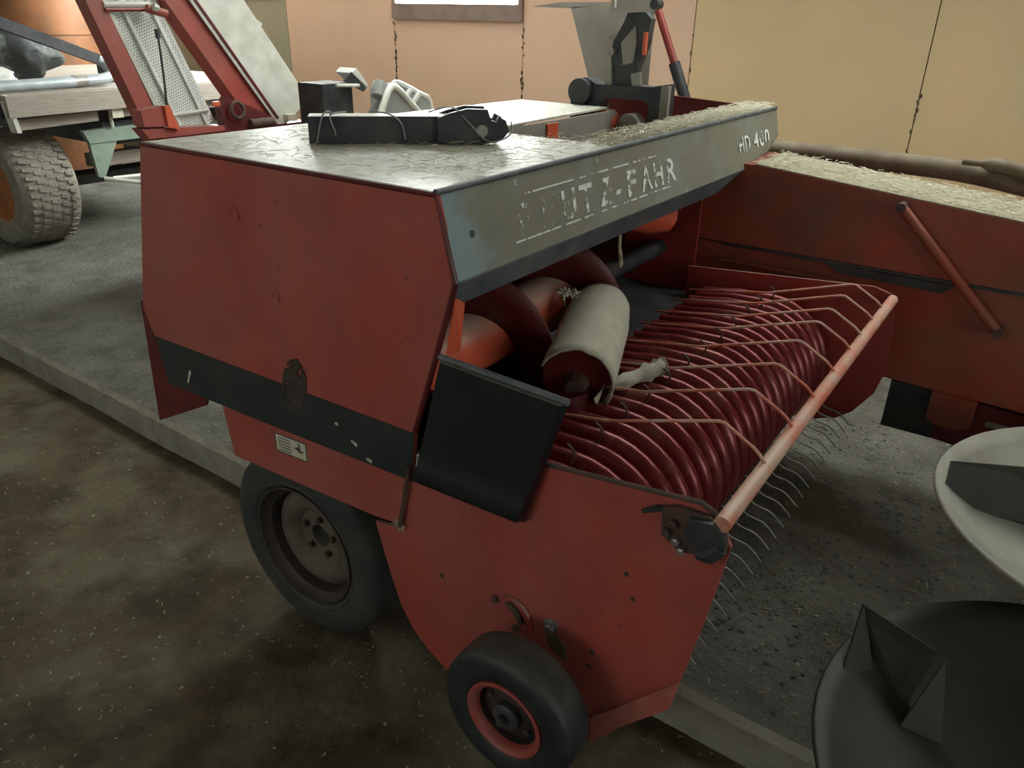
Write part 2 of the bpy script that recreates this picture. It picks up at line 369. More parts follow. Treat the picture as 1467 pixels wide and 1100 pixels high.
# ------------------------------------------------------------------ hay baler
BL = thing('hay_baler', 'old red hay baler with black side stripe and dusty grey hood', 'hay baler', (0.9, 1.3, 0.0))
def part(nm, bm, m, parent=BL, label=None, **k):
    o = obj(nm, bm, m, parent, **k)
    if label: o['label'] = label
    return o
side = part('side_panel', plateX([(2.037,1.563),(1.010,1.563),(0.962,1.386),(1.021,1.203),(1.094,0.988),(1.110,0.849),(2.116,0.825),(2.147,0.980),(2.182,1.066)], 0.0, 0.012), 'red', bevel=0.003)
part('stripe', plateX([(1.0955,0.988),(1.110,0.851),(2.114,0.827),(2.1455,0.980)], -0.0025, 0.0005), 'black', side, label='black stripe along the lower side panel')
part('panel_edge', T([(0.004,2.037,1.560),(0.004,1.012,1.560),(0.004,0.966,1.386),(0.004,1.024,1.203),(0.004,1.096,0.99)], 0.007, 8), 'darkred', side)
for (y, z, r_) in ((1.672, 1.428, 0.020), (1.548, 1.234, 0.016)):
    part('pressed_boss', lathe([(0, r_), (-0.004, r_), (-0.004, r_*0.72), (-0.0015, r_*0.6), (-0.0015, 0)], (0, y, z), (1, 0, 0), 20), 'red', side)
# oil stain on stripe and panel (thin dried grease patch)
bm = bmesh.new(); pts = []
for k in range(22):
    a = 2*PI*k/22; q = 1+0.18*noise.noise((math.cos(a)*2, math.sin(a)*2, 4))
    pts.append((1.512+0.046*q*math.cos(a)-0.018*math.sin(a), 0.995+0.085*q*math.sin(a)))
part('grease_patch', plateX(pts, -0.0032, -0.002), flaked('dried_grease', 0.40, (0.050, 0.036, 0.028)), side, label='brown dried grease patch')
for (y, z, l, a) in ((1.995, 0.885, 0.05, -1.1), (1.30, 0.893, 0.022, 0.4), (1.25, 0.86, 0.018, 0.2), (1.36, 0.93, 0.012, 0.1)):
    d = Vector((0, math.cos(a), math.sin(a)))*l/2; u = Vector((0, -math.sin(a), math.cos(a)))*0.005
    c = Vector((-0.003, y, z))
    part('paint_chip', plate3([c-d-u, c+d-u*0.5, c+d+u*0.6, c-d+u], (-1, 0, 0), 0.0012), 'paper', side)
skirt = part('skirt', plateX([(1.856,0.827),(1.832,0.665),(1.245,0.687),(1.150,0.700),(1.114,0.846)], 0.002, 0.012), 'red', bevel=0.002)
st = part('sticker', plateX([(1.625,0.816),(1.495,0.821),(1.495,0.762),(1.625,0.757)], 0.0005, 0.002), 'paper', skirt, label='small white warning sticker with printed lines')
bm = bmesh.new()
for k in range(5): plateX([(1.612,0.806-k*0.0095),(1.560,0.808-k*0.0095),(1.560,0.8055-k*0.0095),(1.612,0.8035-k*0.0095)], -0.0002, 0.0006, bm)
plateX([(1.545,0.792),(1.520,0.782),(1.505,0.790),(1.520,0.790),(1.530,0.800)], -0.0002, 0.0006, bm)
plateX([(1.530,0.812),(1.524,0.812),(1.518,0.796),(1.524,0.796)], -0.0002, 0.0006, bm)
for q in (((1.625,0.8165),(1.495,0.8215),(1.495,0.8185),(1.625,0.8135)), ((1.625,0.7600),(1.495,0.7650),(1.495,0.762),(1.625,0.757)), ((1.625,0.8165),(1.622,0.8165),(1.622,0.757),(1.625,0.757)), ((1.498,0.8215),(1.495,0.8215),(1.495,0.762),(1.498,0.762))):
    plateX(list(q), -0.0002, 0.0006, bm)
part('print', bm, 'ink', skirt)
part('rear_guard', plateX([(2.290,1.050),(2.320,0.607),(2.027,0.754),(1.98,0.83),(2.0,1.05)], 0.055, 0.062), 'darkred')
# pickup side plate and its fittings
pk = part('pickup_plate', plateX([(1.108,0.862),(0.92,1.00),(0.715,1.032),(0.385,1.071),(0.348,1.053),(0.318,1.003),(0.346,0.806),(0.375,0.632),(0.390,0.548),(0.498,0.421),(0.563,0.324),(0.640,0.285),(0.83,0.262),(1.008,0.281),(1.075,0.318),(1.131,0.367),(1.170,0.43),(1.201,0.518),(1.246,0.672),(1.147,0.688)], 0.0, 0.010), 'red', bevel=0.002)
part('folded_lip', plateX([(0.374,0.634),(0.388,0.548),(0.496,0.420),(0.563,0.322),(0.572,0.40),(0.503,0.480)], -0.006, 0.001), 'redpale', pk, label='paler folded lip at the lower corner')
part('plate_top_edge', T([(0.005,0.92,1.001),(0.005,0.715,1.034),(0.005,0.385,1.073),(0.005,0.348,1.055)], 0.006, 8), 'rust', pk)
bm = bmesh.new()      # crescent embossing round the drive shaft
arc = [(-0.004, 0.811-0.060*math.cos(a), 0.579+0.060*math.sin(a)) for a in [(-0.5+2.4*k/16) for k in range(17)]]
tube(bm, arc, [0.002+0.008*math.sin(PI*k/16) for k in range(17)], 8)
part('crescent_boss', bm, 'red2', pk, smooth=True)
part('crescent_cut', T([(-0.002, 0.811-0.034*math.cos(a), 0.582+0.034*math.sin(a)) for a in [(-0.4+2.3*k/12) for k in range(13)]], [0.003+0.009*math.sin(PI*k/12) for k in range(13)], 8), 'rust', pk, smooth=True)
for y, z in ((0.852, 0.612), (0.790, 0.553)): part('bolt', lathe([(0, 0.010), (-0.008, 0.010), (-0.010, 0.007), (-0.010, 0)], (0, y, z), (1, 0, 0), 6), 'rust', pk)
bo = part('bearing_bolt', lathe([(0, 0.020), (-0.004, 0.020), (-0.006, 0.012), (-0.016, 0.012), (-0.018, 0.009), (-0.018, 0)], (0, 0.693, 0.612), (1, 0, 0), 16), 'steel', pk)
for y, z, r_ in ((0.584,0.595,0.008),(0.588,0.548,0.007),(0.50,0.79,0.006),(0.896,0.966,0.008),(0.52,0.845,0.006),(1.02,0.60,0.007),(0.43,0.525,0.006),(0.40,0.58,0.006)):
    part('rivet', lathe([(0, r_), (-0.002, r_*0.9), (-0.003, 0)], (0, y, z), (1, 0, 0), 10), 'rust', pk)
bm = bmesh.new()      # patch of dried mud below the bolt
part('mud_patch', plateX([(0.700,0.585),(0.672,0.592),(0.655,0.57),(0.645,0.54),(0.664,0.535),(0.69,0.55)], -0.003, 0.001), mat('dried_mud', (0.10, 0.08, 0.045), None, 0.9), pk)
cl = part('pipe_clamp', plateX([(0.455,1.045),(0.425,1.058),(0.362,1.060),(0.330,1.040),(0.322,1.005),(0.345,0.985),(0.372,0.968),(0.415,0.962),(0.452,0.985)], -0.012, -0.001), 'rust', label='greasy torn clamp holding the pipe end', bevel=0.003)
part('clamp_jaw', plateX([(0.395,1.050),(0.350,1.056),(0.326,1.030),(0.322,0.998),(0.350,0.985),(0.385,0.990),(0.405,1.020)], -0.026, -0.010), 'iron', cl, bevel=0.005)
part('clamp_jaw', T([(-0.014,0.372,0.975),(-0.022,0.350,0.985),(-0.020,0.330,1.010)], [0.012,0.017,0.014], 8), 'iron', cl, smooth=True)
part('clamp_hook', plateX([(0.50,1.018),(0.47,1.040),(0.43,1.050),(0.43,1.040),(0.465,1.028),(0.495,1.012)], -0.008, -0.001), 'iron', cl)
for y, z in ((0.428, 1.022), (0.418, 0.985), (0.440, 0.998), (0.405, 0.968)): part('bolt', lathe([(0, 0.009), (-0.016, 0.009), (-0.018, 0.005), (-0.018, 0)], (-0.008, y, z), (1, 0, 0), 6), 'steel' if z < 0.99 else 'rust', cl)
# black plastic flap in front of the pickup opening
bm = bmesh.new(); prof = [(1.0,-0.026),(0.985,-0.036),(0.75,-0.034),(0.35,-0.033),(0.18,-0.036),(0.10,-0.046),(0.045,-0.040),(0.0,-0.012)]
TLf, TRf, BRf, BLf = Vector((0,0.990,1.220)), Vector((0,0.668,1.207)), Vector((0,0.768,0.876)), Vector((0,1.086,0.868))
grid = []
for t, x in prof:
    A_, B_ = BLf.lerp(TLf, t), BRf.lerp(TRf, t); row = []
    for s in (0, 0.03, 0.3, 0.6, 0.9, 0.97, 1.0):
        p = A_.lerp(B_, s); row.append(bm.verts.new((x*(0.55 if s in (0, 1.0) else 1.0), p.y, p.z)))
    grid.append(row)
for A_, B_ in zip(grid, grid[1:]):
    for i in range(6): bm.faces.new((A_[i], A_[i+1], B_[i+1], B_[i]))
fl = part('side_flap', bm, 'flap', smooth=True, label='square black plastic flap')
sm = fl.modifiers.new('thick', 'SOLIDIFY'); sm.thickness = 0.008; sm.offset = -1
part('flap_top_edge', T([(-0.022,0.992,1.221),(-0.022,0.668,1.208)], 0.008, 8), 'hoodedge', fl)
part('hinge_rod', T([(-0.012,1.105,0.90),(-0.012,1.147,0.705)], 0.006, 8), 'rust')
bm = bmesh.new()
for _ in range(26):
    a = random.uniform(0, 2*PI); l = random.uniform(0.01, 0.03); c = Vector((-0.012, 1.152+random.gauss(0, .008), 0.705+random.gauss(0, .006)))
    tube(bm, [c, c+Vector((-0.01*random.random(), math.cos(a), 0.6*math.sin(a)))*l], 0.0013, 4)
o = part('straw_tuft', bm, 'straw'); o['kind'] = 'stuff'
part('panel_flange', plate3([(0.012,1.0,1.205),(0.060,1.0,1.205),(0.060,0.985,1.335),(0.012,0.975,1.345)], (0, 1, 0), 0.004), 'orange', label='bright orange inner flange beside the flap')

# hood: dusty top sheet with a notch, sloping front, folded lower edge
ht = part('hood_top', plateZ([(0.0,1.012),(2.150,1.012),(2.150,1.165),(0.80,1.135),(0.80,1.50),(1.69,1.535),(1.69,1.95),(0.0,2.03)], 1.559, 1.566), 'top', label='top sheet thick with dust and chaff')
A0, A1 = Vector((0.0, 1.012, 1.566)), Vector((2.162, 1.012, 1.566))
hf = part('hood_front', plate3([(0.0,1.012,1.566),(2.162,1.012,1.566),(2.160,0.985,1.462),(2.02,0.975,1.415),(1.72,0.960,1.385),(0.0,0.960,1.385)], (0, 1, -0.28), 0.006), 'hood', label='dusty grey sloping hood front with worn white lettering')
part('hood_fold', T([(0.0,1.012,1.566),(2.162,1.012,1.566)], 0.007, 8), 'hoodedge', hf)
part('hood_lower_edge', plate3([(0.006,0.9595,1.388),(1.715,0.9595,1.388),(1.52,0.985,1.325),(0.85,0.985,1.325),(0.006,0.985,1.325)], (0, 1, 0.25), 0.006), 'hoodedge', label='blue-black folded lower edge of the hood')
part('hood_end', plateX([(1.012,1.563),(0.986,1.464),(1.02,1.44),(1.17,1.50),(1.18,1.563)], 2.150, 2.160), 'hood')
part('hole', lathe([(0, 0.0085), (-0.0012, 0.0085), (-0.0012, 0)], (0.084, 0.9846, 1.470), (0, 1, -0.28), 14), 'ink', hf)
up = Vector((0, 0.052, 0.181)).normalized(); rt = Vector((1, 0, 0)); nn = rt.cross(up)
def on_face(x, z):
    t = (z-1.385)/0.181; return Vector((x, 0.960+0.052*t, z))+nn*0.0012
def face_mtx(x, z):
    p = on_face(x, z); return Matrix(((rt.x, up.x, nn.x, p.x), (rt.y, up.y, nn.y, p.y), (rt.z, up.z, nn.z, p.z), (0, 0, 0, 1)))
for chx, x in zip('DEUTZ-FAHR', (0.255, 0.352, 0.447, 0.535, 0.632, 0.727, 0.792, 0.880, 0.965, 1.052)):
    lettering('letter', chx, 0.098, face_mtx(x, 1.434), 'letterworn' if chx in 'DE' else 'letter', hf, 1.0, 0.040 if chx == '-' else 0.068, 0.1)
for chx, x in zip('HD400', (1.690, 1.755, 1.850, 1.915, 1.980)): lettering('letter', chx, 0.078, face_mtx(x, 1.446), 'letter', hf, 1.0, 0.052)
bm = bmesh.new()
for z, x0, x1 in ((1.516, 0.30, 1.02), (1.420, 0.22, 1.10)):
    p, q = on_face(x0, z), on_face(x1, z); loft(bm, [p, q, q+up*0.004, p+up*0.004], [p+nn*.0006, q+nn*.0006, q+up*0.004+nn*.0006, p+up*0.004+nn*.0006])
part('pin_stripe', bm, 'letter', hf)

# inner body of the feed housing
part('rear_wall', plateY([(0.01,0.86),(1.70,0.86),(1.70,1.552),(0.01,1.552)], 1.94, 1.95), 'darkred')
part('feed_table', plateZ([(0.012,0.93),(1.50,0.93),(1.70,0.93),(1.70,1.93),(0.012,1.93)], 0.925, 0.935), 'iron')
part('housing_floor_beam', B((0.45,1.95,0.62),(1.72,2.03,0.72)), 'iron', bevel=0.01)
part('notch_wall', plateY([(0.80,1.30),(1.69,1.30),(1.69,1.557),(0.80,1.557)], 1.50, 1.506), 'grey')
part('notch_lug', B((1.18,1.492,1.49),(1.25,1.50,1.55)), 'orange', bevel=0.004)
part('notch_front', plateY([(0.80,1.40),(1.72,1.40),(1.72,1.557),(0.80,1.557)], 1.140, 1.146), 'iron')
part('notch_floor', plateZ([(0.80,1.146),(1.70,1.146),(1.70,1.50),(0.80,1.50)], 1.392, 1.40), 'iron')
part('notch_end', plateX([(1.146,1.40),(1.50,1.40),(1.50,1.557),(1.146,1.557)], 0.795, 0.80), 'darkred')
# feed auger: tube with a helical flight
part('auger_tube', T([(0.02,1.20,1.085),(0.95,1.20,1.085)], 0.088, 28), 'orange', smooth=True, label='orange auger tube, dusty on top')
bm = bmesh.new(); prev = None; nst = 120
for k in range(nst+1):
    t = k/nst; x = 0.02+0.86*t; a = 2*PI*(x-0.450)/0.40+PI*1.1
    ca, sa = math.cos(a), math.sin(a)
    ring = [bm.verts.new((x, 1.20+q*ca, 1.085+q*sa)) for q in (0.084, 0.15, 0.225)]
    if prev:
        for i in range(2): bm.faces.new((prev[i], prev[i+1], ring[i+1], ring[i]))
    prev = ring
fo = part('auger_flight', bm, 'darkred', smooth=True)
sm = fo.modifiers.new('thick', 'SOLIDIFY'); sm.thickness = 0.005
part('auger_shaft', T([(0.94,1.20,1.085),(1.69,1.20,1.085)], 0.03, 20), 'iron', smooth=True)
part('auger_end_cone', lathe([(-0.10, 0.085), (0.0, 0.075), (0.07, 0.045), (0.09, 0.0)], (1.30, 1.12, 1.275), (0.5, -0.6, -0.25), 24), 'orange', smooth=True, label='orange cone under the hood')
part('hanging_twine', T(smooth_path([(0.812,1.0,1.33),(0.818,1.002,1.28),(0.826,1.0,1.25),(0.832,1.0,1.215)]), [0.005]*9+[0.006]*5+[0.007]*3+[0.004]*2, 7), 'straw', smooth=True)
# dust-coated feed drum: open half shell round a maroon core, lying askew
P1, P2 = Vector((0.345, 0.86, 1.055)), Vector((0.79, 1.035, 1.085)); ax = (P2-P1).normalized()
sidev = ax.cross(Vector((0, 0, 1))).normalized(); upv = sidev.cross(ax).normalized()
bm = bmesh.new(); R_ = 0.098; rows = []
for i in range(13):
    t = i/12; c = P1.lerp(P2, t); rr = R_*(1-0.10*max(0, t-0.75)/0.25); row = []
    lo_a, hi_a = -1.30+0.06*math.sin(i*1.3), 2.75+0.10*math.sin(i*2.1)
    if i == 0: lo_a = -1.75
    for k in range(25):
        a = lo_a+(hi_a-lo_a)*k/24
        e = 0.012*noise.noise((k*0.6, 3, 1)) if i in (0, 12) else 0
        row.append(bm.verts.new(c+(sidev*math.cos(a)+upv*math.sin(a))*rr+ax*e))
    rows.append(row)
for A_, B_ in zip(rows, rows[1:]):
    for k in range(24): bm.faces.new((A_[k], A_[k+1], B_[k+1], B_[k]))
sh = part('drum_shell', bm, 'beige', smooth=True, label='pale dust-coated curved drum shell')
sm = sh.modifiers.new('thick', 'SOLIDIFY'); sm.thickness = 0.006; sm.offset = -1
core = part('drum_core', T([P1+ax*0.035, P1+ax*0.3, P2-ax*0.01], [0.090, 0.090, 0.075], 28), 'darkred', smooth=True)
part('drum_hub', T([P1-ax*0.005-upv*0.015, P1+ax*0.045-upv*0.015], [0.026, 0.034], 14), 'rust', core)
part('drum_leg', T([P1-upv*0.03-sidev*0.02, P1-upv*0.12-sidev*0.0-ax*0.02], [0.06, 0.045], 10), 'darkred', core, smooth=True)
part('shell_tear', plate3([(0.425,0.815,1.055),(0.352,0.800,1.005),(0.335,0.800,1.035),(0.385,0.805,1.040)], (-0.3, -1, 0.3), 0.003), 'paper', sh)
bm = bmesh.new()
for _ in range(40):
    c = P2+upv*0.075-sidev*(0.055+0.05*random.random())-ax*(0.06+0.05*random.random()); v = Vector((random.gauss(0,1), random.gauss(0,1), random.gauss(0,.6)))*0.016
    tube(bm, [c, c+v], 0.003, 4)
o = part('lint_tuft', bm, 'paper'); o['kind'] = 'stuff'

# pickup: stripper bands over the tine drum, tines, end plate, windguard
CY, CZ, RB = 0.71, 0.80, 0.215
def band_mesh():
    bm = bmesh.new(); path = []
    path += [(0.965, 0.992), (0.90, 0.999), (0.83, CZ+RB-0.004)]
    for k in range(19):
        a = PI/2+ (PI*1.02)*k/18; path.append((CY+RB*math.cos(a), CZ+RB*math.sin(a)))
    path.append((0.80, 0.60))
    prof = [(-0.021, -0.030), (-0.019, -0.010), (-0.011, 0.002), (0.0, 0.006), (0.011, 0.002), (0.019, -0.010), (0.021, -0.030)]
    prev = None
    for i, (y, z) in enumerate(path):
        y0, z0 = path[max(i-1, 0)]; y1, z1 = path[min(i+1, len(path)-1)]
        d = Vector((0, y1-y0, z1-z0)).normalized(); nv = Vector((0, d.z, -d.y))
        ring = [bm.verts.new(Vector((px, y, z))+nv*h) for px, h in prof]
        if prev:
            for k in range(6): bm.faces.new((prev[k], prev[k+1], ring[k+1], ring[k]))
        prev = ring
    bmesh.ops.recalc_face_normals(bm, faces=bm.faces)
    me = bpy.data.meshes.new('stripper_band'); bm.to_mesh(me); bm.free()
    for p in me.polygons: p.use_smooth = True
    me.materials.append(M['band']); return me
bme = band_mesh()
for i in range(24):
    o = bpy.data.objects.new('stripper_band', bme); C.objects.link(o); o.parent = BL
    o.location = Vector((0.042+0.0618*i, 0, 0))-Vector(BL.location)
part('tine_drum', T([(0.02,CY,CZ),(1.49,CY,CZ)], 0.15, 24), 'iron', smooth=True)
tb = T(smooth_path([(0,0.60,0.74),(0,0.50,0.70),(0,0.46,0.665),(0,0.41,0.655),(0,0.37,0.622)], 5), 0.0024, 6)
tme = bpy.data.meshes.new('pickup_tine'); tb.to_mesh(tme); tb.free(); tme.materials.append(M['wire'])
tb = T(smooth_path([(0,0.74,0.95),(0,0.70,1.03),(0,0.72,1.055)], 5), 0.0032, 6)
tme2 = bpy.data.meshes.new('pickup_tine'); tb.to_mesh(tme2); tb.free(); tme2.materials.append(M['rust'])
for i in range(23):
    for me_, dx in ((tme, 0.0), (tme2, 0.0)):
        if me_ is tme2 and i % 2: continue
        o = bpy.data.objects.new('pickup_tine', me_); C.objects.link(o); o.parent = BL
        o.location = Vector((0.073+0.0618*i, 0, 0))-Vector(BL.location)
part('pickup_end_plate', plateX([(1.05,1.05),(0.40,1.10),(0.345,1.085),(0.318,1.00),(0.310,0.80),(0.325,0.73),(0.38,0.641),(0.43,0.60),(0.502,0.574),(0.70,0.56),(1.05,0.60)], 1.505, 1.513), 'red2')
wg = part('windguard_pipe', T([(-0.015,0.337,1.056),(1.505,0.337,1.068)], 0.0165, 20), 'pipe', smooth=True, label='worn red windguard pipe across the pickup')
rods = [0.218, 0.407, 0.585, 0.770, 0.945, 1.075, 1.225, 1.36]
rb = T([(0,0.337,1.072),(0,0.350,1.088),(0,0.362,1.098),(0,0.420,1.130),(0,0.432,1.136),(0,0.446,1.136),(0,0.70,1.055),(0,0.98,1.010)], 0.0037, 8)
rme = bpy.data.meshes.new('windguard_rod'); rb.to_mesh(rme); rb.free(); rme.materials.append(M['pipe'])
for p in rme.polygons: p.use_smooth = True
for x in rods:
    o = bpy.data.objects.new('windguard_rod', rme); C.objects.link(o); o.parent = wg; o.matrix_parent_inverse = Matrix(); o.location = (x, 0, 0)
bm = T(smooth_path([(0.44,0.80,1.030),(0.52,0.77,1.036),(0.57,0.745,1.045),(0.60,0.735,1.05)], 4), [0.010,0.018,0.020,0.018,0.016,0.020,0.024,0.020,0.022,0.026,0.020,0.026,0.012], 9)
for v in bm.verts: v.co += Vector([random.gauss(0, 0.002) for _ in range(3)])
part('rag', bm, 'beige', smooth=True, label='pale rag lying across the rods')

# bale chamber running forward on the far side
XC = 1.72
ch = part('bale_chamber', plateX([(1.93,1.43),(0.92,1.405),(-1.5,1.18),(-1.5,1.105),(1.93,1.105)], XC, 2.07), 'chamber', bevel=0.004, label='long red bale chamber with dusty top')
part('chamber_side', plateX([(1.93,1.097),(-1.5,1.097),(-1.5,0.66),(0.33,0.705),(0.50,0.66),(1.93,0.60)], XC+0.012, 2.06), 'chamber', bevel=0.004)
part('chamber_seam', B((XC-0.004,-1.5,1.094),(XC+0.01,1.0,1.104)), 'iron')
part('wear_strip', plateX([(0.62,1.092),(0.18,1.088),(0.22,1.055),(0.56,1.062)], XC+0.002, XC+0.013), 'iron')
part('inner_rail', T([(XC-0.004,1.0,1.035),(XC-0.004,0.35,1.03)], 0.008, 8), 'chamber')
part('chamber_top', plate3([(XC+0.004,0.925,1.4065),(2.068,0.925,1.4065),(2.068,-1.5,1.182),(XC+0.004,-1.5,1.182)], (0, 0, 1), 0.004), 'chaff', label='chaff-covered chamber top')
br = part('brace_bar', T([(XC-0.03,0.395,1.325),(XC-0.03,0.030,0.972)], 0.017, 14), 'chamber', smooth=True, label='diagonal red brace bar')
for y, z in ((0.40, 1.33), (0.025, 0.968)):
    part('brace_pin', T([(XC-0.05,y,z),(XC+0.01,y,z)], 0.016, 12), 'rust', br)
part('chamber_foot', B((XC+0.01,0.135,0.515),(XC+0.30,0.305,0.70)), 'iron', bevel=0.006)
part('chamber_skid', plateX([(0.18,0.69),(-0.9,0.63),(-0.9,0.50),(-0.1,0.49),(0.18,0.51)], XC+0.03, XC+0.20), 'darkred', bevel=0.006)
part('skid_bracket', plateX([(0.165,0.70),(0.02,0.695),(0.02,0.60),(0.06,0.575),(0.13,0.575),(0.165,0.60)], XC-0.006, XC+0.03), 'chamber', bevel=0.006)
part('skid_plate_mark', B((XC+0.026,-0.09,0.605),(XC+0.031,-0.02,0.625)), 'steel')
part('support_leg', B((XC+0.08,-0.75,0.138),(XC+0.16,-0.67,0.56)), 'iron', bevel=0.006)
part('support_foot', B((XC+0.02,-0.82,0.138),(XC+0.22,-0.60,0.155)), 'iron')
part('throat_post', B((XC-0.09,1.12,0.93),(XC-0.02,1.20,1.40)), 'iron')
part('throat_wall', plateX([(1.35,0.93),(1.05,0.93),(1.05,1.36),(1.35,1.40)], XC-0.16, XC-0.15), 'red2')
part('chamber_frame', plateX([(1.93,1.43),(1.08,1.43),(1.08,1.575),(1.60,1.60),(1.93,1.60)], 2.072, 2.085), 'darkred', bevel=0.003)
part('feed_hose', T(smooth_path([(2.22,1.40,1.40),(2.24,1.00,1.392),(2.26,0.62,1.388),(2.24,0.30,1.385),(2.20,0.0,1.355),(2.18,-0.6,1.29)], 6), 0.040, 12), 'brownhose', smooth=True, label='thick brown hose along the chamber')
part('feed_hose', T(smooth_path([(2.17,0.30,1.43),(2.18,0.16,1.425),(2.16,0.05,1.40),(2.12,-0.15,1.34),(2.15,-0.6,1.25)], 6), [0.012]*4+[0.026]*21, 10), 'brownhose', smooth=True)
part('under_light_block', plateX([(1.42,0.66),(0.72,0.66),(0.78,0.30),(1.0,0.22),(1.42,0.26)], 1.98, 2.04), 'iron', bevel=0.006)  # added beneath the chamber to block low window light
part('far_light_block', plateX([(0.30,0.66),(-1.2,0.66),(-1.2,0.50),(0.16,0.50)], 2.05, 2.06), 'darkred')  # unseen plate, added to darken the slab under the chamber
part('rear_light_block', B((1.80,1.35,0.34),(2.02,1.92,0.62)), 'iron', bevel=0.01)  # added block, stops window light passing under the baler
# knotter gear rising from the notch
kf = part('knotter_frame', plateX([(1.725,1.40),(1.725,1.62),(1.700,1.660),(1.66,1.668),(1.625,1.652),(1.610,1.645),(1.36,1.648),(1.335,1.655),(1.305,1.66),(1.305,1.40),(1.375,1.40),(1.375,1.585),(1.40,1.597),(1.565,1.597),(1.585,1.58),(1.585,1.40)], 1.72, 1.80), 'iron', bevel=0.01, label='black knotter frame standing above the hood')
part('frame_boss', T([(1.69,1.672,1.615),(1.82,1.672,1.615)], 0.050, 20), 'iron', kf, smooth=True)
part('frame_upright', B((1.715,1.292,1.42),(1.735,1.325,1.655)), 'grey', kf, bevel=0.004)
part('frame_upright_tip', B((1.712,1.290,1.42),(1.736,1.327,1.505)), 'orange', kf, bevel=0.004)
kd = part('knotter_disc', lathe([(-0.03,0),(-0.03,0.05),(-0.025,0.058),(0.025,0.058),(0.03,0.05),(0.03,0)], (1.70,1.545,1.500), (1, -0.2, 0), 24), 'orange', smooth=True, label='round orange knotter disc')
part('disc_face', lathe([(0,0.043),(-0.004,0.043),(-0.004,0)], (1.670,1.552,1.503), (1, -0.2, 0), 20), 'grey', kd)
kd2 = part('knotter_disc', lathe([(-0.03,0),(-0.03,0.048),(-0.025,0.055),(0.025,0.055),(0.03,0.048),(0.03,0)], (1.70,1.430,1.495), (1, -0.2, 0), 24), 'grey', smooth=True)
part('knotter_shaft', T([(1.70,1.70,1.48),(1.70,1.25,1.48)], 0.022, 12), 'iron', smooth=True)
part('needle_block', plateX([(1.60,1.40),(1.52,1.40),(1.50,1.50),(1.56,1.52),(1.60,1.49)], 1.62, 1.67), 'orange', bevel=0.01)
kl = part('knotter_lever', plateX([(1.545,1.62),(1.565,1.74),(1.560,1.80),(1.520,1.87),(1.505,1.905),(1.43,1.908),(1.405,1.885),(1.415,1.80),(1.445,1.72),(1.46,1.63)], 1.745, 1.785), 'iron', bevel=0.01, label='upright black lever on the knotter')
part('lever_plate', plateX([(1.505,1.72),(1.52,1.80),(1.465,1.86),(1.455,1.80),(1.465,1.73)], 1.735, 1.745), 'grey', kl, bevel=0.003)
part('lever_stop', plateX([(1.425,1.76),(1.425,1.84),(1.412,1.84),(1.412,1.76)], 1.73, 1.745), 'orange', kl)
part('lever_pin', T([(1.72,1.555,1.765),(1.79,1.555,1.765)], 0.014, 12), 'steel', kl)
part('lever_link', plateX([(1.575,1.62),(1.585,1.72),(1.555,1.72),(1.545,1.62)], 1.73, 1.742), 'grey', kl)
part('lever_link', plateX([(1.455,1.64),(1.465,1.69),(1.425,1.70),(1.415,1.64)], 1.73, 1.742), 'steel', kl)

# wheels
def tire(nm, c, R, wd, rimR, m, parent, axis=(1, 0, 0), lugs=0, seg=56):
    h = wd/2; q = (R-rimR)
    prof = [(-h*0.78, rimR), (-h*0.92, rimR+q*0.10), (-h*1.0, rimR+q*0.42), (-h*0.97, rimR+q*0.72), (-h*0.84, R-q*0.07), (-h*0.74, R-q*0.02), (-h*0.40, R), (0, R+q*0.01), (h*0.40, R), (h*0.74, R-q*0.02), (h*0.84, R-q*0.07), (h*0.97, rimR+q*0.72), (h*1.0, rimR+q*0.42), (h*0.92, rimR+q*0.10), (h*0.78, rimR)]
    return part(nm, lathe(prof, c, axis, seg), m, parent, smooth=True)
bt = tire('tire', (0.185, 1.685, 0.330), 0.330, 0.19, 0.205, 'rubber', BL); bt['label'] = 'large dusty road tyre under the side panel'
part('sidewall_bead', lathe([(-0.087,0.222),(-0.093,0.226),(-0.090,0.232)], (0.185,1.685,0.330), (1,0,0), 56), 'rubber', bt, smooth=True)
part('rim', lathe([(-0.082,0.208),(-0.088,0.212),(-0.090,0.206),(-0.070,0.198),(-0.060,0.182),(-0.030,0.176),(0.06,0.175),(0.08,0.206)], (0.185,1.685,0.330), (1,0,0), 56), 'rimdark', bt, smooth=True)
part('wheel_disc', lathe([(-0.020,0.178),(-0.040,0.160),(-0.046,0.135),(-0.036,0.110),(-0.012,0.092),(-0.008,0.070),(-0.012,0.046),(-0.012,0.040),(0.02,0.038),(0.02,0)], (0.185,1.685,0.330), (1,0,0), 48), 'rim', bt, smooth=True)
for k in range(5):
    a = 2*PI*k/5+0.4
    part('wheel_bolt', lathe([(0,0.011),(-0.018,0.011),(-0.020,0.007),(-0.020,0)], (0.177,1.685+0.066*math.cos(a),0.330+0.066*math.sin(a)), (1,0,0), 6), 'rust', bt)
part('axle', T([(0.20,1.685,0.330),(1.30,1.685,0.330)], 0.035, 14), 'iron', bt)
ft = tire('tire', (2.20, 1.62, 0.472), 0.330, 0.19, 0.205, 'rubber', BL); ft['label'] = 'road tyre on the far side of the baler'
part('rim', lathe([(-0.085,0.207),(-0.03,0.176),(0.06,0.175),(0.088,0.207)], (2.20,1.62,0.472), (1,0,0), 40), 'rim', ft, smooth=True)
part('wheel_disc', lathe([(0.02,0.178),(0.03,0.14),(0.0,0.09),(0.0,0)], (2.20,1.62,0.472), (1,0,0), 40), 'rim', ft, smooth=True)
gt = tire('tire', (-0.148, 0.690, 0.490), 0.168, 0.108, 0.096, 'rubber2', BL); gt['label'] = 'small black gauge tyre with red rim'
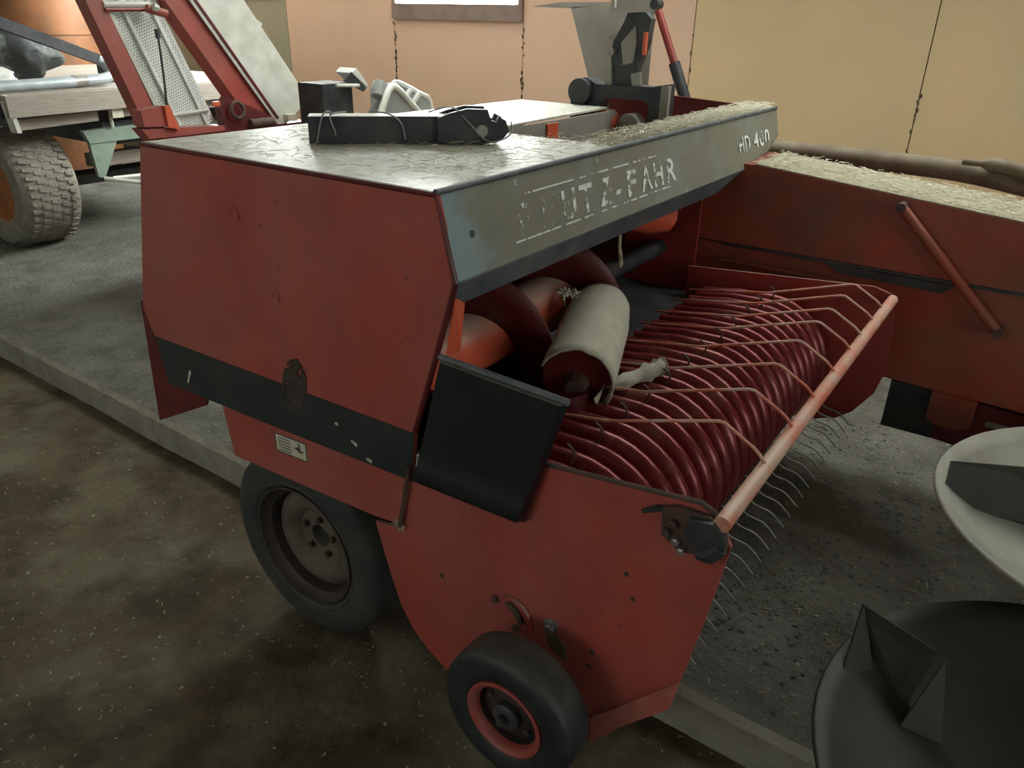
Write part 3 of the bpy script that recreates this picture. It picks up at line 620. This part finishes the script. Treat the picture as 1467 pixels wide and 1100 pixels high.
part('rim', lathe([(-0.042,0.098),(-0.050,0.098),(-0.052,0.092),(-0.047,0.084),(-0.038,0.080),(-0.028,0.0785)], (-0.148,0.690,0.490), (1,0,0), 44), 'rimred', gt, smooth=True)
part('rim_well', lathe([(-0.029,0.079),(0.035,0.076),(0.042,0.098)], (-0.148,0.690,0.490), (1,0,0), 44), 'rimdark', gt, smooth=True)
part('wheel_disc', lathe([(-0.012,0.077),(-0.016,0.060),(-0.024,0.050),(-0.024,0.032)], (-0.148,0.690,0.490), (1,0,0), 36), 'rimdark', gt, smooth=True)
part('hub', lathe([(0,0.034),(-0.040,0.034),(-0.045,0.028),(-0.045,0.014),(-0.020,0.012),(-0.020,0)], (-0.148,0.690,0.490), (1,0,0), 24), 'iron', gt, smooth=True)
for k in range(4):
    a = PI/2*k+0.5
    part('wheel_bolt', lathe([(0,0.008),(-0.012,0.008),(-0.012,0)], (-0.165,0.690+0.055*math.cos(a),0.490+0.055*math.sin(a)), (1,0,0), 6), 'rust', gt)
part('stub_axle', T([(-0.12,0.690,0.490),(0.01,0.690,0.490)], 0.022, 12), 'iron', gt)

# ------------------------------------------------------------------ drawbar lying on the hood
a_, b_ = Vector((0.285, 1.690, 1.567)), Vector((0.565, 1.400, 1.567)); d = (b_-a_).normalized(); s = Vector((0, 0, 1)).cross(d).normalized()
DB = thing('drawbar', 'black square-tube drawbar with jaw end wound with wire on the hood', 'drawbar', (0.42, 1.54, 1.567))
def P(t, u, h): return a_+d*t+s*u+Vector((0, 0, h))
Lb = (b_-a_).length
bm = bmesh.new(); loft(bm, [P(0,-.035,0),P(0,.035,0),P(0,.035,.070),P(0,-.035,.070)], [P(Lb,-.035,0),P(Lb,.035,0),P(Lb,.035,.070),P(Lb,-.035,.070)])
obj('square_tube', bm, 'iron', DB, bevel=0.004)
bm = bmesh.new(); loft(bm, [P(.002,-.033,.069),P(.002,.033,.069),P(.002,.033,.0712),P(.002,-.033,.0712)], [P(Lb,-.033,.069),P(Lb,.033,.069),P(Lb,.033,.0712),P(Lb,-.033,.0712)])
obj('dust_film', bm, 'top', DB)
for u0, u1 in ((-0.055, -0.040), (0.030, 0.045)):
    prof = [(Lb-0.06,0.005),(Lb,0.0),(Lb+0.06,0.0),(Lb+0.115,0.010),(Lb+0.135,0.035),(Lb+0.125,0.062),(Lb+0.105,0.072),(Lb+0.100,0.058),(Lb+0.085,0.062),(Lb+0.075,0.090),(Lb+0.02,0.092),(Lb-0.03,0.080),(Lb-0.06,0.068)]
    bm = bmesh.new(); loft(bm, [P(t,u0,h) for t, h in prof], [P(t,u1,h) for t, h in prof]); obj('jaw_plate', bm, 'iron', DB, bevel=0.003)
obj('jaw_pin', T([P(Lb+0.06,-.058,.035),P(Lb+0.06,.048,.035)], 0.016, 14), 'steel', DB, smooth=True)
obj('jaw_collar', T([P(Lb-0.01,0,.038),P(Lb+0.035,0,.038)], 0.042, 18), 'iron', DB, smooth=True)
wr = [P(0.02,-.04,.005),P(0.04,-.04,.074),P(0.06,.0,.076),P(0.03,.045,.03),P(0.06,-.0,-.0)+Vector((0,0,.004)),P(0.07,-.042,.03),P(0.06,-.042,.074),P(0.10,0,.078)]
obj('wire', T(smooth_path(wr, 5), 0.0022, 6), 'wire', DB, smooth=True)
wr = [P(0.16,.03,.076),P(0.21,-.03,.078),P(0.245,-.043,.055),P(0.255,-.044,.012)]
obj('wire', T(smooth_path(wr, 5), 0.0022, 6), 'wire', DB, smooth=True)
wr = [P(Lb-0.08,.02,.076),P(Lb-0.02,-.03,.094),P(Lb+0.02,-.062,.06),P(Lb+0.07,-.066,.012),P(Lb+0.11,-.064,.012),P(Lb+0.142,-.05,.03),P(Lb+0.145,-.02,.055)]
obj('wire', T(smooth_path(wr, 6), 0.0022, 6), 'wire', DB, smooth=True)

# ------------------------------------------------------------------ straw
def straw_bed(nm, label, n_, spot, lmin=0.02, lmax=0.07, wid=0.0016, m='straw'):
    bm = bmesh.new()
    for _ in range(n_):
        p, nrm_z = spot(); a = random.uniform(0, 2*PI); l = random.uniform(lmin, lmax); ti = random.gauss(0, 0.12)
        dd = Vector((math.cos(a), math.sin(a), ti)).normalized(); u = Vector((-math.sin(a), math.cos(a), 0))*wid*random.uniform(.6, 1.4)
        b2 = Vector((random.gauss(0, .12), random.gauss(0, .12), random.gauss(0, .05)))*l
        q = [p-dd*l/2, p+b2*0.3+Vector((0, 0, abs(ti)*l*0.3)), p+dd*l/2]
        v = [bm.verts.new(x+sgn*u) for x in q for sgn in (-1, 1)]
        t = [bm.verts.new(x+Vector((0, 0, wid))) for x in q]
        for i in (0, 1):
            bm.faces.new((v[2*i], v[2*i+2], t[i+1], t[i])); bm.faces.new((t[i], t[i+1], v[2*i+3], v[2*i+1]))
    o = obj(nm, bm, m, recalc=False); tag(o, label, 'straw', kind='stuff'); return o
def hood_spot():
    while True:
        x = random.random()**0.75*2.12+0.02; y = random.uniform(1.02, 1.128) if x > 0.8 else random.uniform(1.02, 1.95)
        if x > 0.8 and y > 1.128: continue
        if x < 0.8 and random.random() > 0.30+0.7*(x/0.8)*(1 if y < 1.5 else 0.6): continue
        return Vector((x, y, 1.569+random.random()**2*(0.020 if x > 0.6 else 0.006))), 1
straw_bed('hood_straw', 'loose dry straw and chaff lying on the baler hood', 5200, hood_spot, 0.010, 0.045, 0.0009, 'palestraw')
def cham_spot():
    y = random.uniform(-0.9, 0.93); return Vector((random.uniform(1.73, 2.06), y, 1.4125-0.0929*(0.925-y)+random.random()**2*0.012)), 1
straw_bed('chamber_straw', 'chaff and straw scattered on the red bale chamber top', 2600, cham_spot, 0.008, 0.035, 0.0014, 'palestraw')
def slab_spot():
    while True:
        x, y = random.uniform(0.5, 2.6), random.uniform(-0.9, 1.6)
        if noise.noise((x*1.6, y*1.6, 7))+random.random()*0.9 > 0.45: return Vector((x, y, 0.146+random.random()*0.004)), 1
straw_bed('slab_chaff', 'chaff and straw bits strewn on the concrete before the pickup', 700, slab_spot, 0.008, 0.035)
def dirt_spot():
    while True:
        x, y = random.uniform(-1.0, 0.40), random.uniform(0.4, 3.4)
        if noise.noise((x*1.6, y*1.6, 2))+random.random()*0.9 > 0.55 or (x > 0.0 and 0.9 < y < 1.5): return Vector((x, y, 0.006+random.random()*0.006)), 1
straw_bed('earth_chaff', 'straw bits strewn on the earth floor beside the wheels', 300, dirt_spot, 0.005, 0.018)
bm = bmesh.new()
for _ in range(2600):     # crumbs of broken concrete
    p, _z = slab_spot(); r_ = random.uniform(0.003, 0.011); mt = Matrix.Translation((p.x, p.y, 0.142)) @ Matrix.Rotation(random.random()*6, 4, 'Z') @ Matrix.Diagonal((r_, r_*random.uniform(.6, 1), r_*0.6, 1))
    bmesh.ops.create_icosphere(bm, subdivisions=1, radius=1, matrix=mt)
tag(obj('concrete_crumbs', bm, 'concrete'), 'crumbs of broken concrete strewn over the slab', 'rubble', kind='stuff')

# ------------------------------------------------------------------ dished steel discs, front right
def dish(nm, label, c, z, R, m, blades, ztilt=0.0, ground=0.14, shaft=0.06):
    t = thing(nm, label, 'steel disc', (c[0], c[1], ground), 'dished steel discs at the front right')
    bm = bmesh.new(); seg = 56; prof = [(0.05, -0.165), (0.25, -0.16), (0.55, -0.135), (0.8, -0.085), (0.93, -0.032), (1.0, 0.0)]; rows = []
    def pt(rr, a, h): return Vector((c[0]+R*rr*math.cos(a), c[1]+R*rr*math.sin(a), z+h*R/0.55+ztilt*R*rr*math.cos(a-2.2)))
    for rr, h in prof: rows.append([bm.verts.new(pt(rr, 2*PI*k/seg, h)) for k in range(seg)])
    for A_, B_ in zip(rows, rows[1:]):
        for k in range(seg): bm.faces.new((A_[k], A_[(k+1) % seg], B_[(k+1) % seg], B_[k]))
    do = obj('dish', bm, m, t, smooth=True); sm = do.modifiers.new('thick', 'SOLIDIFY'); sm.thickness = 0.012; sm.offset = -1
    for pts, th in blades:
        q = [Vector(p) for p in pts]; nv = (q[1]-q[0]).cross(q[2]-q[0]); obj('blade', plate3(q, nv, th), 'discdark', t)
    obj('shaft', T([(c[0], c[1], ground), (c[0], c[1], z-0.165*R/0.55-0.004)], shaft, 18), 'iron', t, smooth=True)
    obj('foot', lathe([(0, 0.0), (0, 0.16), (0.02, 0.16), (0.03, 0.09), (0.05, 0.07)], (c[0], c[1], ground), (0, 0, 1), 28), 'iron', t, smooth=True)
    return t
dish('spreader_disc', 'light grey dished steel disc with upright blade at the right edge', (1.057, -0.495), 0.75, 0.565, 'discsteel',
     [([(1.014,0.037,0.80),(1.102,-0.133,0.80),(1.235,-0.42,0.80),(1.225,-0.42,0.592),(1.095,-0.145,0.625),(0.975,0.030,0.690)], 0.006)])  # blade is the dish's own steel; its back-lit shade is in the colour
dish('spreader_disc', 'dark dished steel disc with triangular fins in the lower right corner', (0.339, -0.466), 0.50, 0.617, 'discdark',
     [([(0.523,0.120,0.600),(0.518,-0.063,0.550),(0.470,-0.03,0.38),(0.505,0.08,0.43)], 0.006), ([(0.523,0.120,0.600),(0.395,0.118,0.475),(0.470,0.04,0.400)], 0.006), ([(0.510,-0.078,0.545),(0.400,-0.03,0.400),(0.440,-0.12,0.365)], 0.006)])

# ------------------------------------------------------------------ sheet-metal chute behind the knotter
CH = thing('metal_chute', 'grey sheet-metal chute with red strut rising behind the baler', 'chute', (2.7, 2.0, 0.14))
def cp(nm, pts, nrm, th, m, **k): return obj(nm, plate3(pts, nrm, th), m, CH, **k)
cp('chute_back', [(2.60,2.270,1.930),(2.60,1.80,1.955),(2.60,1.80,1.55),(2.60,2.07,1.40),(2.60,2.13,1.56)], (1, 0, 0), 0.006, 'grey')
cp('chute_lip', [(2.60,2.52,1.930),(2.60,2.34,1.952),(2.60,1.90,1.958),(2.60,2.27,1.925)], (1, 0, 0), 0.01, 'grey')
cp('chute_side', [(2.50,1.96,2.12),(2.50,1.72,2.12),(2.50,1.735,1.93),(2.50,1.84,1.80),(2.50,2.00,1.86)], (1, 0, 0), 0.006, 'grey')
cp('chute_wing', [(2.52,1.86,1.84),(2.52,1.83,1.70),(2.52,1.76,1.40),(2.52,1.98,1.40),(2.52,2.02,1.80)], (1, 0, 0), 0.006, 'grey')
cp('chute_edge', [(2.49,1.965,2.13),(2.49,1.955,1.93),(2.51,1.955,1.93),(2.51,1.965,2.13)], (0, 1, 0), 0.006, 'metalwhite')
st_ = obj('strut_rod', T([(2.46,1.715,1.92),(2.46,1.590,1.66)], 0.018, 12), 'red2', CH, smooth=True)
obj('strut_sleeve', T([(2.46,1.610,1.70),(2.46,1.515,1.50),(2.46,1.50,1.44)], 0.027, 12), 'iron', CH, smooth=True)
obj('strut_hinge', T([(2.44,1.73,1.945),(2.50,1.73,1.945)], 0.022, 12), 'iron', CH, smooth=True)
obj('frame_rail', B((2.42,1.25,1.38),(2.52,2.10,1.44)), 'red2', CH, bevel=0.005)
obj('frame_lump', B((2.40,1.46,1.40),(2.54,1.56,1.475)), 'iron', CH, bevel=0.012)
for x, y in ((2.47,1.32),(2.47,2.05),(2.75,1.32),(2.75,2.05)): obj('leg', B((x-.03,y-.03,0.138),(x+.03,y+.03,1.39)), 'iron', CH)
obj('frame_rail', B((2.70,1.25,1.38),(2.80,2.10,1.42)), 'iron', CH); obj('cross_rail', B((2.44,1.29,1.36),(2.78,1.35,1.40)), 'iron', CH); obj('cross_rail', B((2.44,2.02,1.36),(2.78,2.08,1.40)), 'iron', CH)

# ------------------------------------------------------------------ bale elevator, left background
EL = thing('bale_elevator', 'red bale elevator with grey perforated trough leaning up behind the baler', 'elevator', (1.8, 4.2, 0.14))
YE = 4.2
def ep(x, z, dy=0.0): return Vector((x, YE+dy+0.12*(z-1.2), z))
def ebox(nm, p0, p1, wd, dp, m, dy=0.0, **k):
    """beam in the plane of the elevator from p0 to p1 (x, z), wd wide in that plane, dp deep"""
    a, b2 = ep(*p0, dy), ep(*p1, dy); dd = (b2-a).normalized(); u = Vector((0, 1, 0)).cross(dd).normalized()*wd/2; v = dd.cross(u).normalized()*dp
    return obj(nm, loft(bmesh.new(), [a-u, a+u, a+u+v, a-u+v], [b2-u, b2+u, b2+u+v, b2-u+v]), m, EL, **k)
ebox('rail', (1.40,1.22), (1.185,2.05), 0.090, 0.10, 'red', 0.0, bevel=0.005)
ebox('rail_lip', (1.465,1.27), (1.245,2.05), 0.022, 0.10, 'metalwhite', 0.01)
tr = ebox('trough', (1.665,1.235), (1.40,2.05), 0.30, 0.012, 'mesh', 0.05)
# perforations: rows of raised dimples on the trough
bm = bmesh.new(); a, b2 = ep(1.665,1.235,0.05), ep(1.40,2.05,0.05); dd = (b2-a).normalized(); u = Vector((0,1,0)).cross(dd).normalized(); v = dd.cross(u).normalized()
nv = v if v.y < 0 else -v
for i in range(56):
    for j in range(17):
        c = a+dd*(0.02+0.0145*i)+u*(-0.125+0.0155*j+(0.007 if i % 2 else 0))+nv*0.001+(Vector((0, 0, 0)))
        q = [c+dd*0.0045, c+u*0.0045, c-dd*0.0045, c-u*0.0045]
        vs4 = [bm.verts.new(x) for x in q]; tip = bm.verts.new(c+nv*0.004)
        for k in range(4): bm.faces.new((vs4[k], vs4[(k+1) % 4], tip))
o = obj('perforation', bm, 'greyplastic', EL); o['kind'] = 'stuff'
ebox('trough_rib', (1.585,1.22), (1.335,2.05), 0.018, 0.02, 'mesh', 0.03)
ebox('trough_rib', (1.755,1.24), (1.50,2.05), 0.018, 0.02, 'mesh', 0.03)
obj('trough_band', T([ep(1.515,1.335,0.03), ep(1.765,1.345,0.03)], 0.012, 8), 'metalwhite', EL)
obj('trough_crossbar', T([ep(1.26,1.90,0.0), ep(1.52,1.905,0.0)], 0.016, 8), 'metalwhite', EL)
obj('crossbar_strip', T([ep(1.26,1.875,-0.01), ep(1.52,1.88,-0.01)], 0.010, 8), 'red2', EL)
ebox('beam', (2.14,1.22), (1.63,2.05), 0.16, 0.12, 'red', -0.02, bevel=0.005)
ebox('beam_cover', (2.34,1.285), (1.845,2.05), 0.30, 0.012, 'metalwhite', -0.06)
ebox('beam_flange', (2.20,1.27), (1.70,2.05), 0.014, 0.10, 'darkred', -0.06)
obj('cover_tip', B((2.245,YE-0.09,1.25),(2.32,YE-0.03,1.29)), 'paper', EL, bevel=0.01)
obj('base_channel', plate3([ep(1.275,1.29,-0.05),ep(1.31,1.235,-0.05),ep(1.80,1.235,-0.05),ep(1.80,1.262,-0.05)], (0,1,0), 0.10), 'red', EL, bevel=0.004)
obj('pivot_block', plate3([ep(1.29,1.30,-0.06),ep(1.29,1.385,-0.06),ep(1.42,1.40,-0.06),ep(1.45,1.29,-0.06)], (0,1,0), 0.10), 'red', EL, bevel=0.01)
obj('pivot_bracket', plate3([ep(1.42,1.29,-0.08),ep(1.425,1.40,-0.08),ep(1.455,1.40,-0.08),ep(1.485,1.27,-0.08)], (0,1,0), 0.03), 'orange', EL)
obj('tie_rod', T([ep(1.432,1.405,-0.09), ep(1.455,1.56,-0.09), ep(1.475,1.76,-0.09)], [0.007,0.006,0.006], 7), 'iron', EL)
obj('tie_rod_end', T([ep(1.473,1.74,-0.09), ep(1.477,1.785,-0.09)], 0.014, 8), 'iron', EL)
obj('hinge_tube', T([ep(1.47,1.885,-0.05), ep(1.58,1.86,-0.05)], 0.022, 10), 'red', EL, smooth=True)
obj('hinge_nut', T([ep(1.49,1.895,-0.08), ep(1.515,1.885,-0.08)], 0.020, 8), 'metalwhite', EL)
obj('spring_loop', T([ep(1.885+0.045*math.cos(q), 1.345+0.045*math.sin(q), -0.09) for q in [2*PI*k/20 for k in range(21)]], 0.012, 8), 'rust', EL, smooth=True)
obj('lower_bracket', plate3([ep(1.80,1.22,-0.05),ep(1.80,1.36,-0.05),ep(1.86,1.42,-0.05),ep(2.18,1.28,-0.05),ep(2.20,1.22,-0.05)], (0,1,0), 0.06), 'darkred', EL, bevel=0.006)
obj('lower_roller', T([ep(1.95,1.262,-0.1), ep(2.12,1.262,-0.1)], 0.028, 10), 'rust', EL, smooth=True)
obj('red_reflector', plate3([ep(1.745,1.375,-0.07),ep(1.79,1.375,-0.07),ep(1.79,1.40,-0.07),ep(1.745,1.40,-0.07)], (0,1,0), 0.02), 'orange', EL)
obj('cover_lug', T([ep(2.14,1.845,-0.03), ep(2.21,1.80,-0.03)], [0.02,0.022], 8), 'beige', EL)
obj('body_light_block', plateX([(4.00,0.30),(4.30,0.30),(4.36,1.19),(3.98,1.19)], 1.52, 2.36), 'darkred', EL, bevel=0.01)  # solid added to shade the slab from the back window
obj('side_light_block', B((2.02,4.36,0.22),(2.40,5.15,1.12)), 'darkred', EL, bevel=0.01)  # unseen box, added to carry the slab shade further back
obj('bed_frame', B((1.38,YE-0.06,1.18),(2.45,YE+0.16,1.235)), 'darkred', EL, bevel=0.006)
for x in (1.55, 2.38): obj('leg', B((x-0.035,YE-0.02,0.138),(x+0.035,YE+0.10,1.19)), 'darkred', EL)
obj('foot_beam', B((1.47,YE-0.25,0.138),(1.63,YE+0.35,0.18)), 'darkred', EL); obj('foot_beam', B((2.28,YE-0.25,0.138),(2.48,YE+0.35,0.18)), 'darkred', EL)

# ------------------------------------------------------------------ trailer, left background
TR = thing('farm_trailer', 'flat farm trailer with weathered wooden deck and big grey tyre', 'trailer', (2.4, 7.8, 0.14))
for k in range(6): obj('deck_plank', B((1.50,6.22+0.46*k,1.275),(3.9,6.22+0.46*k+0.445,1.318)), 'wood', TR, bevel=0.004)
obj('end_beam', plate3([(1.50,6.20,1.312),(1.50,6.20,1.165),(3.9,6.20,1.19),(3.9,6.20,1.312)], (0, -1, 0), 0.04), 'wood', TR, bevel=0.004)
obj('lower_beam', plate3([(1.55,6.25,1.140),(1.55,6.25,1.065),(2.18,6.25,1.085),(2.18,6.25,1.155)], (0, 1, 0), 0.06), 'wood', TR, bevel=0.004)
obj('lower_beam', plate3([(2.36,6.25,1.165),(2.36,6.25,1.10),(3.9,6.25,1.11),(3.9,6.25,1.175)], (0, 1, 0), 0.06), 'wood', TR, bevel=0.004)
obj('beam_block', B((2.27,6.20,1.10),(2.36,6.26,1.17)), 'paper', TR, bevel=0.004)
obj('corner_post', plate3([(1.50,6.17,1.315),(1.53,6.17,1.06),(1.56,6.17,1.06),(1.53,6.17,1.315)], (0, 1, 0), 0.10), 'metalwhite', TR)
obj('side_beam', B((1.50,6.3,1.15),(1.58,9.0,1.275)), 'iron', TR)
obj('chassis', B((2.25,6.35,0.88),(3.2,9.0,1.06)), 'iron', TR, bevel=0.01)
obj('chassis_rail', B((2.0,6.4,1.06),(3.6,8.9,1.16)), 'iron', TR)
obj('green_beam', plate3([(2.06,6.30,1.015),(3.2,6.30,1.03),(3.2,6.30,0.915),(2.10,6.30,0.915)], (0, 1, 0), 0.06), 'green', TR, bevel=0.004)
obj('green_gusset', plate3([(2.10,6.31,0.92),(2.33,6.31,0.92),(2.17,6.31,0.64),(2.12,6.31,0.655)], (0, 1, 0), 0.04), 'green', TR, bevel=0.004)
obj('safety_rod', T([(2.30,6.29,1.10),(2.30,6.29,1.02)], 0.014, 8), 'metalwhite', TR)
obj('drawbar_rod', T([(2.10,6.20,0.66),(2.70,5.85,0.53)], 0.016, 8), 'metalwhite', TR)
obj('drawbar_rod', T([(2.20,6.25,0.64),(2.75,6.25,0.62)], 0.016, 8), 'metalwhite', TR)
obj('under_beam', B((2.2,6.5,0.70),(3.4,6.62,0.80)), 'wood', TR); obj('under_beam', B((2.2,6.9,0.50),(3.4,7.0,0.60)), 'wood', TR)
tt = lathe([(-0.20,0.25),(-0.225,0.29),(-0.235,0.35),(-0.22,0.41),(-0.18,0.435),(-0.1,0.445),(0,0.448),(0.1,0.445),(0.18,0.435),(0.22,0.41),(0.235,0.35),(0.225,0.29),(0.20,0.25)], (1.74,6.75,0.585), (1,0,0), 56)
to = obj('tire', tt, 'rubber3', TR, smooth=True); to['label'] = 'wide grey worn trailer tyre'
bm = bmesh.new()
for k in range(44):
    for j in range(5):
        a = 2*PI*(k+0.5*(j % 2))/44; x0 = 1.74-0.17+0.075*j; r0, r1 = 0.440, 0.452; da = 0.045
        q = [(x0, a-da), (x0+0.055, a-da*0.4), (x0+0.055, a+da), (x0, a+da*0.4)]
        loft(bm, [(x, 6.75+r0*math.cos(t), 0.585+r0*math.sin(t)) for x, t in q], [(x, 6.75+r1*math.cos(t), 0.585+r1*math.sin(t)) for x, t in q])
o = obj('tread_blocks', bm, 'rubber3', to); o['kind'] = 'stuff'
obj('rim', lathe([(-0.19,0.262),(-0.205,0.262),(-0.20,0.245),(-0.15,0.235),(-0.10,0.21),(-0.06,0.10),(-0.08,0.06),(-0.08,0)], (1.74,6.75,0.585), (1,0,0), 40), 'rimorange', to, smooth=True)
for y in (7.75,):
    o2 = obj('tire', lathe([(-0.20,0.25),(-0.235,0.35),(-0.18,0.435),(0,0.448),(0.18,0.435),(0.235,0.35),(0.20,0.25)], (3.55,6.75,0.585), (1,0,0), 40), 'rubber3', TR, smooth=True)
obj('axle', T([(1.74,6.75,0.585),(3.55,6.75,0.585)], 0.06, 12), 'iron', TR)
# things on the trailer
pth = smooth_path([(1.30,6.30,1.362),(1.9,6.36,1.364),(2.28,6.42,1.368),(2.42,6.46,1.375),(2.50,6.52,1.40),(2.50,6.58,1.47),(2.46,6.60,1.50)], 6)
BP = obj('bent_pipe', T(pth, 0.040, 14), 'bluepipe', smooth=True); tag(BP, 'blue-grey bent metal pipe lying along the trailer deck edge', 'pipe')
obj('pipe_sleeve', T([(2.12,6.395,1.366),(2.22,6.41,1.367)], 0.045, 14), 'steel', BP, smooth=True)
DBm = obj('steel_bar', loft(bmesh.new(), [(2.64,6.72,1.42),(2.64,6.80,1.42),(2.64,6.80,1.50),(2.64,6.72,1.50)], [(1.57,6.72,1.83),(1.57,6.80,1.83),(1.57,6.80,1.92),(1.57,6.72,1.92)]), 'iron', bevel=0.004)
tag(DBm, 'dark steel bar slanting up over the trailer load', 'beam')
obj('bar_foot', B((2.56,6.70,1.319),(2.66,6.82,1.46)), 'iron', DBm)
def lump(nm, label, cat, c, sz, m, seed, amp=0.25):
    bm = bmesh.new(); bmesh.ops.create_icosphere(bm, subdivisions=4, radius=1)
    for v in bm.verts:
        q = v.co.normalized(); f = 1+amp*noise.noise(q*1.6+Vector((seed, 0, 0)))+amp*0.5*noise.noise(q*4+Vector((0, seed, 0)))
        v.co = Vector((c[0]+q.x*f*sz[0], c[1]+q.y*f*sz[1], max(c[2]+q.z*f*sz[2], c[2]-sz[2]*0.75)))
    o = obj(nm, bm, m, smooth=True); tag(o, label, cat); return o
lump('plastic_sheet_heap', 'dark crumpled plastic sheeting heaped on the trailer deck', 'plastic sheet', (1.92,7.25,1.505), (0.50,0.30,0.245), 'tarp', 2.0)
lump('white_bag', 'small crumpled white bag in the heap on the trailer', 'bag', (1.66,6.62,1.385), (0.15,0.07,0.085), 'white', 5.0, 0.35)
lump('grey_sack', 'pale grey sack standing on the trailer at the top left', 'sack', (2.12,8.0,1.568), (0.22,0.28,0.33), 'greyplastic', 9.0, 0.15)
TK = thing('storage_tank', 'orange-brown round storage tank standing behind the trailer', 'tank', (3.75, 10.0, 0.14))
obj('shell', lathe([(0,0.0),(0,0.60),(0.02,0.62),(2.3,0.62),(2.42,0.5),(2.5,0.1),(2.5,0.0)], (3.75,10.0,0.138), (0,0,1), 48), 'tank', TK, smooth=True)
for z in (0.8, 1.6, 2.2): obj('hoop', lathe([(0,0.62),(0,0.635),(0.05,0.635),(0.05,0.62)], (3.75,10.0,z), (0,0,1), 48), 'tank', TK, smooth=True)

# ------------------------------------------------------------------ odds and ends behind the baler, on a bench
BE = thing('work_bench', 'low wooden bench holding odds and ends behind the baler', 'bench', (2.6, 3.75, 0.14))
for k in range(3): obj('bench_plank', B((2.02,3.42+0.165*k,1.20),(3.45,3.42+0.165*k+0.155,1.235)), 'wood', BE, bevel=0.003)
for x in (2.1, 3.37):
    for y in (3.47, 3.86): obj('leg', B((x-.03,y-.03,0.138),(x+.03,y+.03,1.205)), 'wood', BE)
bx = thing('engine_box', 'dark machine box with white flap beside the elevator foot', 'box', (2.32, 3.75, 1.235))
obj('body', B((2.16,3.68,1.236),(2.40,3.89,1.50)), 'iron', bx, bevel=0.02)
obj('flap', plate3([(2.33,3.60,1.56),(2.37,3.60,1.585),(2.45,3.60,1.50),(2.46,3.60,1.47)], (0,1,0), 0.14), 'white', bx)
obj('flap', plate3([(2.26,3.60,1.52),(2.33,3.60,1.565),(2.44,3.60,1.47),(2.42,3.60,1.45)], (0,1,0), 0.012), 'iron', bx)
obj('bar', T([(2.18,3.58,1.50),(2.36,3.58,1.49)], 0.010, 8), 'metalwhite', bx)
cn = thing('plastic_tub', 'grey plastic tub with pale rounded rim tipped on the bench', 'tub', (2.55, 3.6, 1.235))
rim_ = smooth_path([(2.42,3.50,1.258),(2.47,3.50,1.36),(2.53,3.50,1.455),(2.58,3.50,1.475),(2.64,3.50,1.44),(2.74,3.50,1.36),(2.86,3.50,1.258)], 6)
obj('rim', T(rim_, 0.022, 10), 'metalwhite', cn, smooth=True)
obj('shell', loft(bmesh.new(), [p for p in rim_], [Vector((2.62+(p.x-2.62)*0.85, 3.63, 1.238+(p.z-1.238)*0.85)) for p in rim_]), 'greyplastic', cn, smooth=True)
obj('knob', lathe([(-.06,0),(-.06,.042),(-.03,.048),(.03,.045),(.05,0)], (2.515,3.56,1.47), (0.5,0.2,0.8), 16), 'greyplastic', cn, smooth=True)
gc = thing('slatted_crate', 'grey plastic frame with two white slats leaning behind the tub', 'crate', (2.95, 3.75, 1.235))
cr = smooth_path([(2.76,3.68,1.252),(2.74,3.68,1.40),(2.77,3.68,1.475),(2.84,3.68,1.47),(3.02,3.68,1.40),(3.12,3.68,1.355),(3.15,3.68,1.252)], 6)
obj('rim', T(cr, 0.016, 10), 'white', gc, smooth=True)
obj('shell', loft(bmesh.new(), cr, [Vector((p.x+0.02, 3.885, 1.237+(p.z-1.237)*0.9)) for p in cr]), 'greyplastic', gc, smooth=True)
obj('slat', plate3([(2.80,3.64,1.36),(2.90,3.64,1.44),(2.915,3.64,1.43),(2.82,3.64,1.35)], (0,1,0), 0.03), 'white', gc)
obj('slat', plate3([(2.86,3.64,1.30),(2.985,3.64,1.415),(3.00,3.64,1.40),(2.875,3.64,1.29)], (0,1,0), 0.03), 'white', gc)
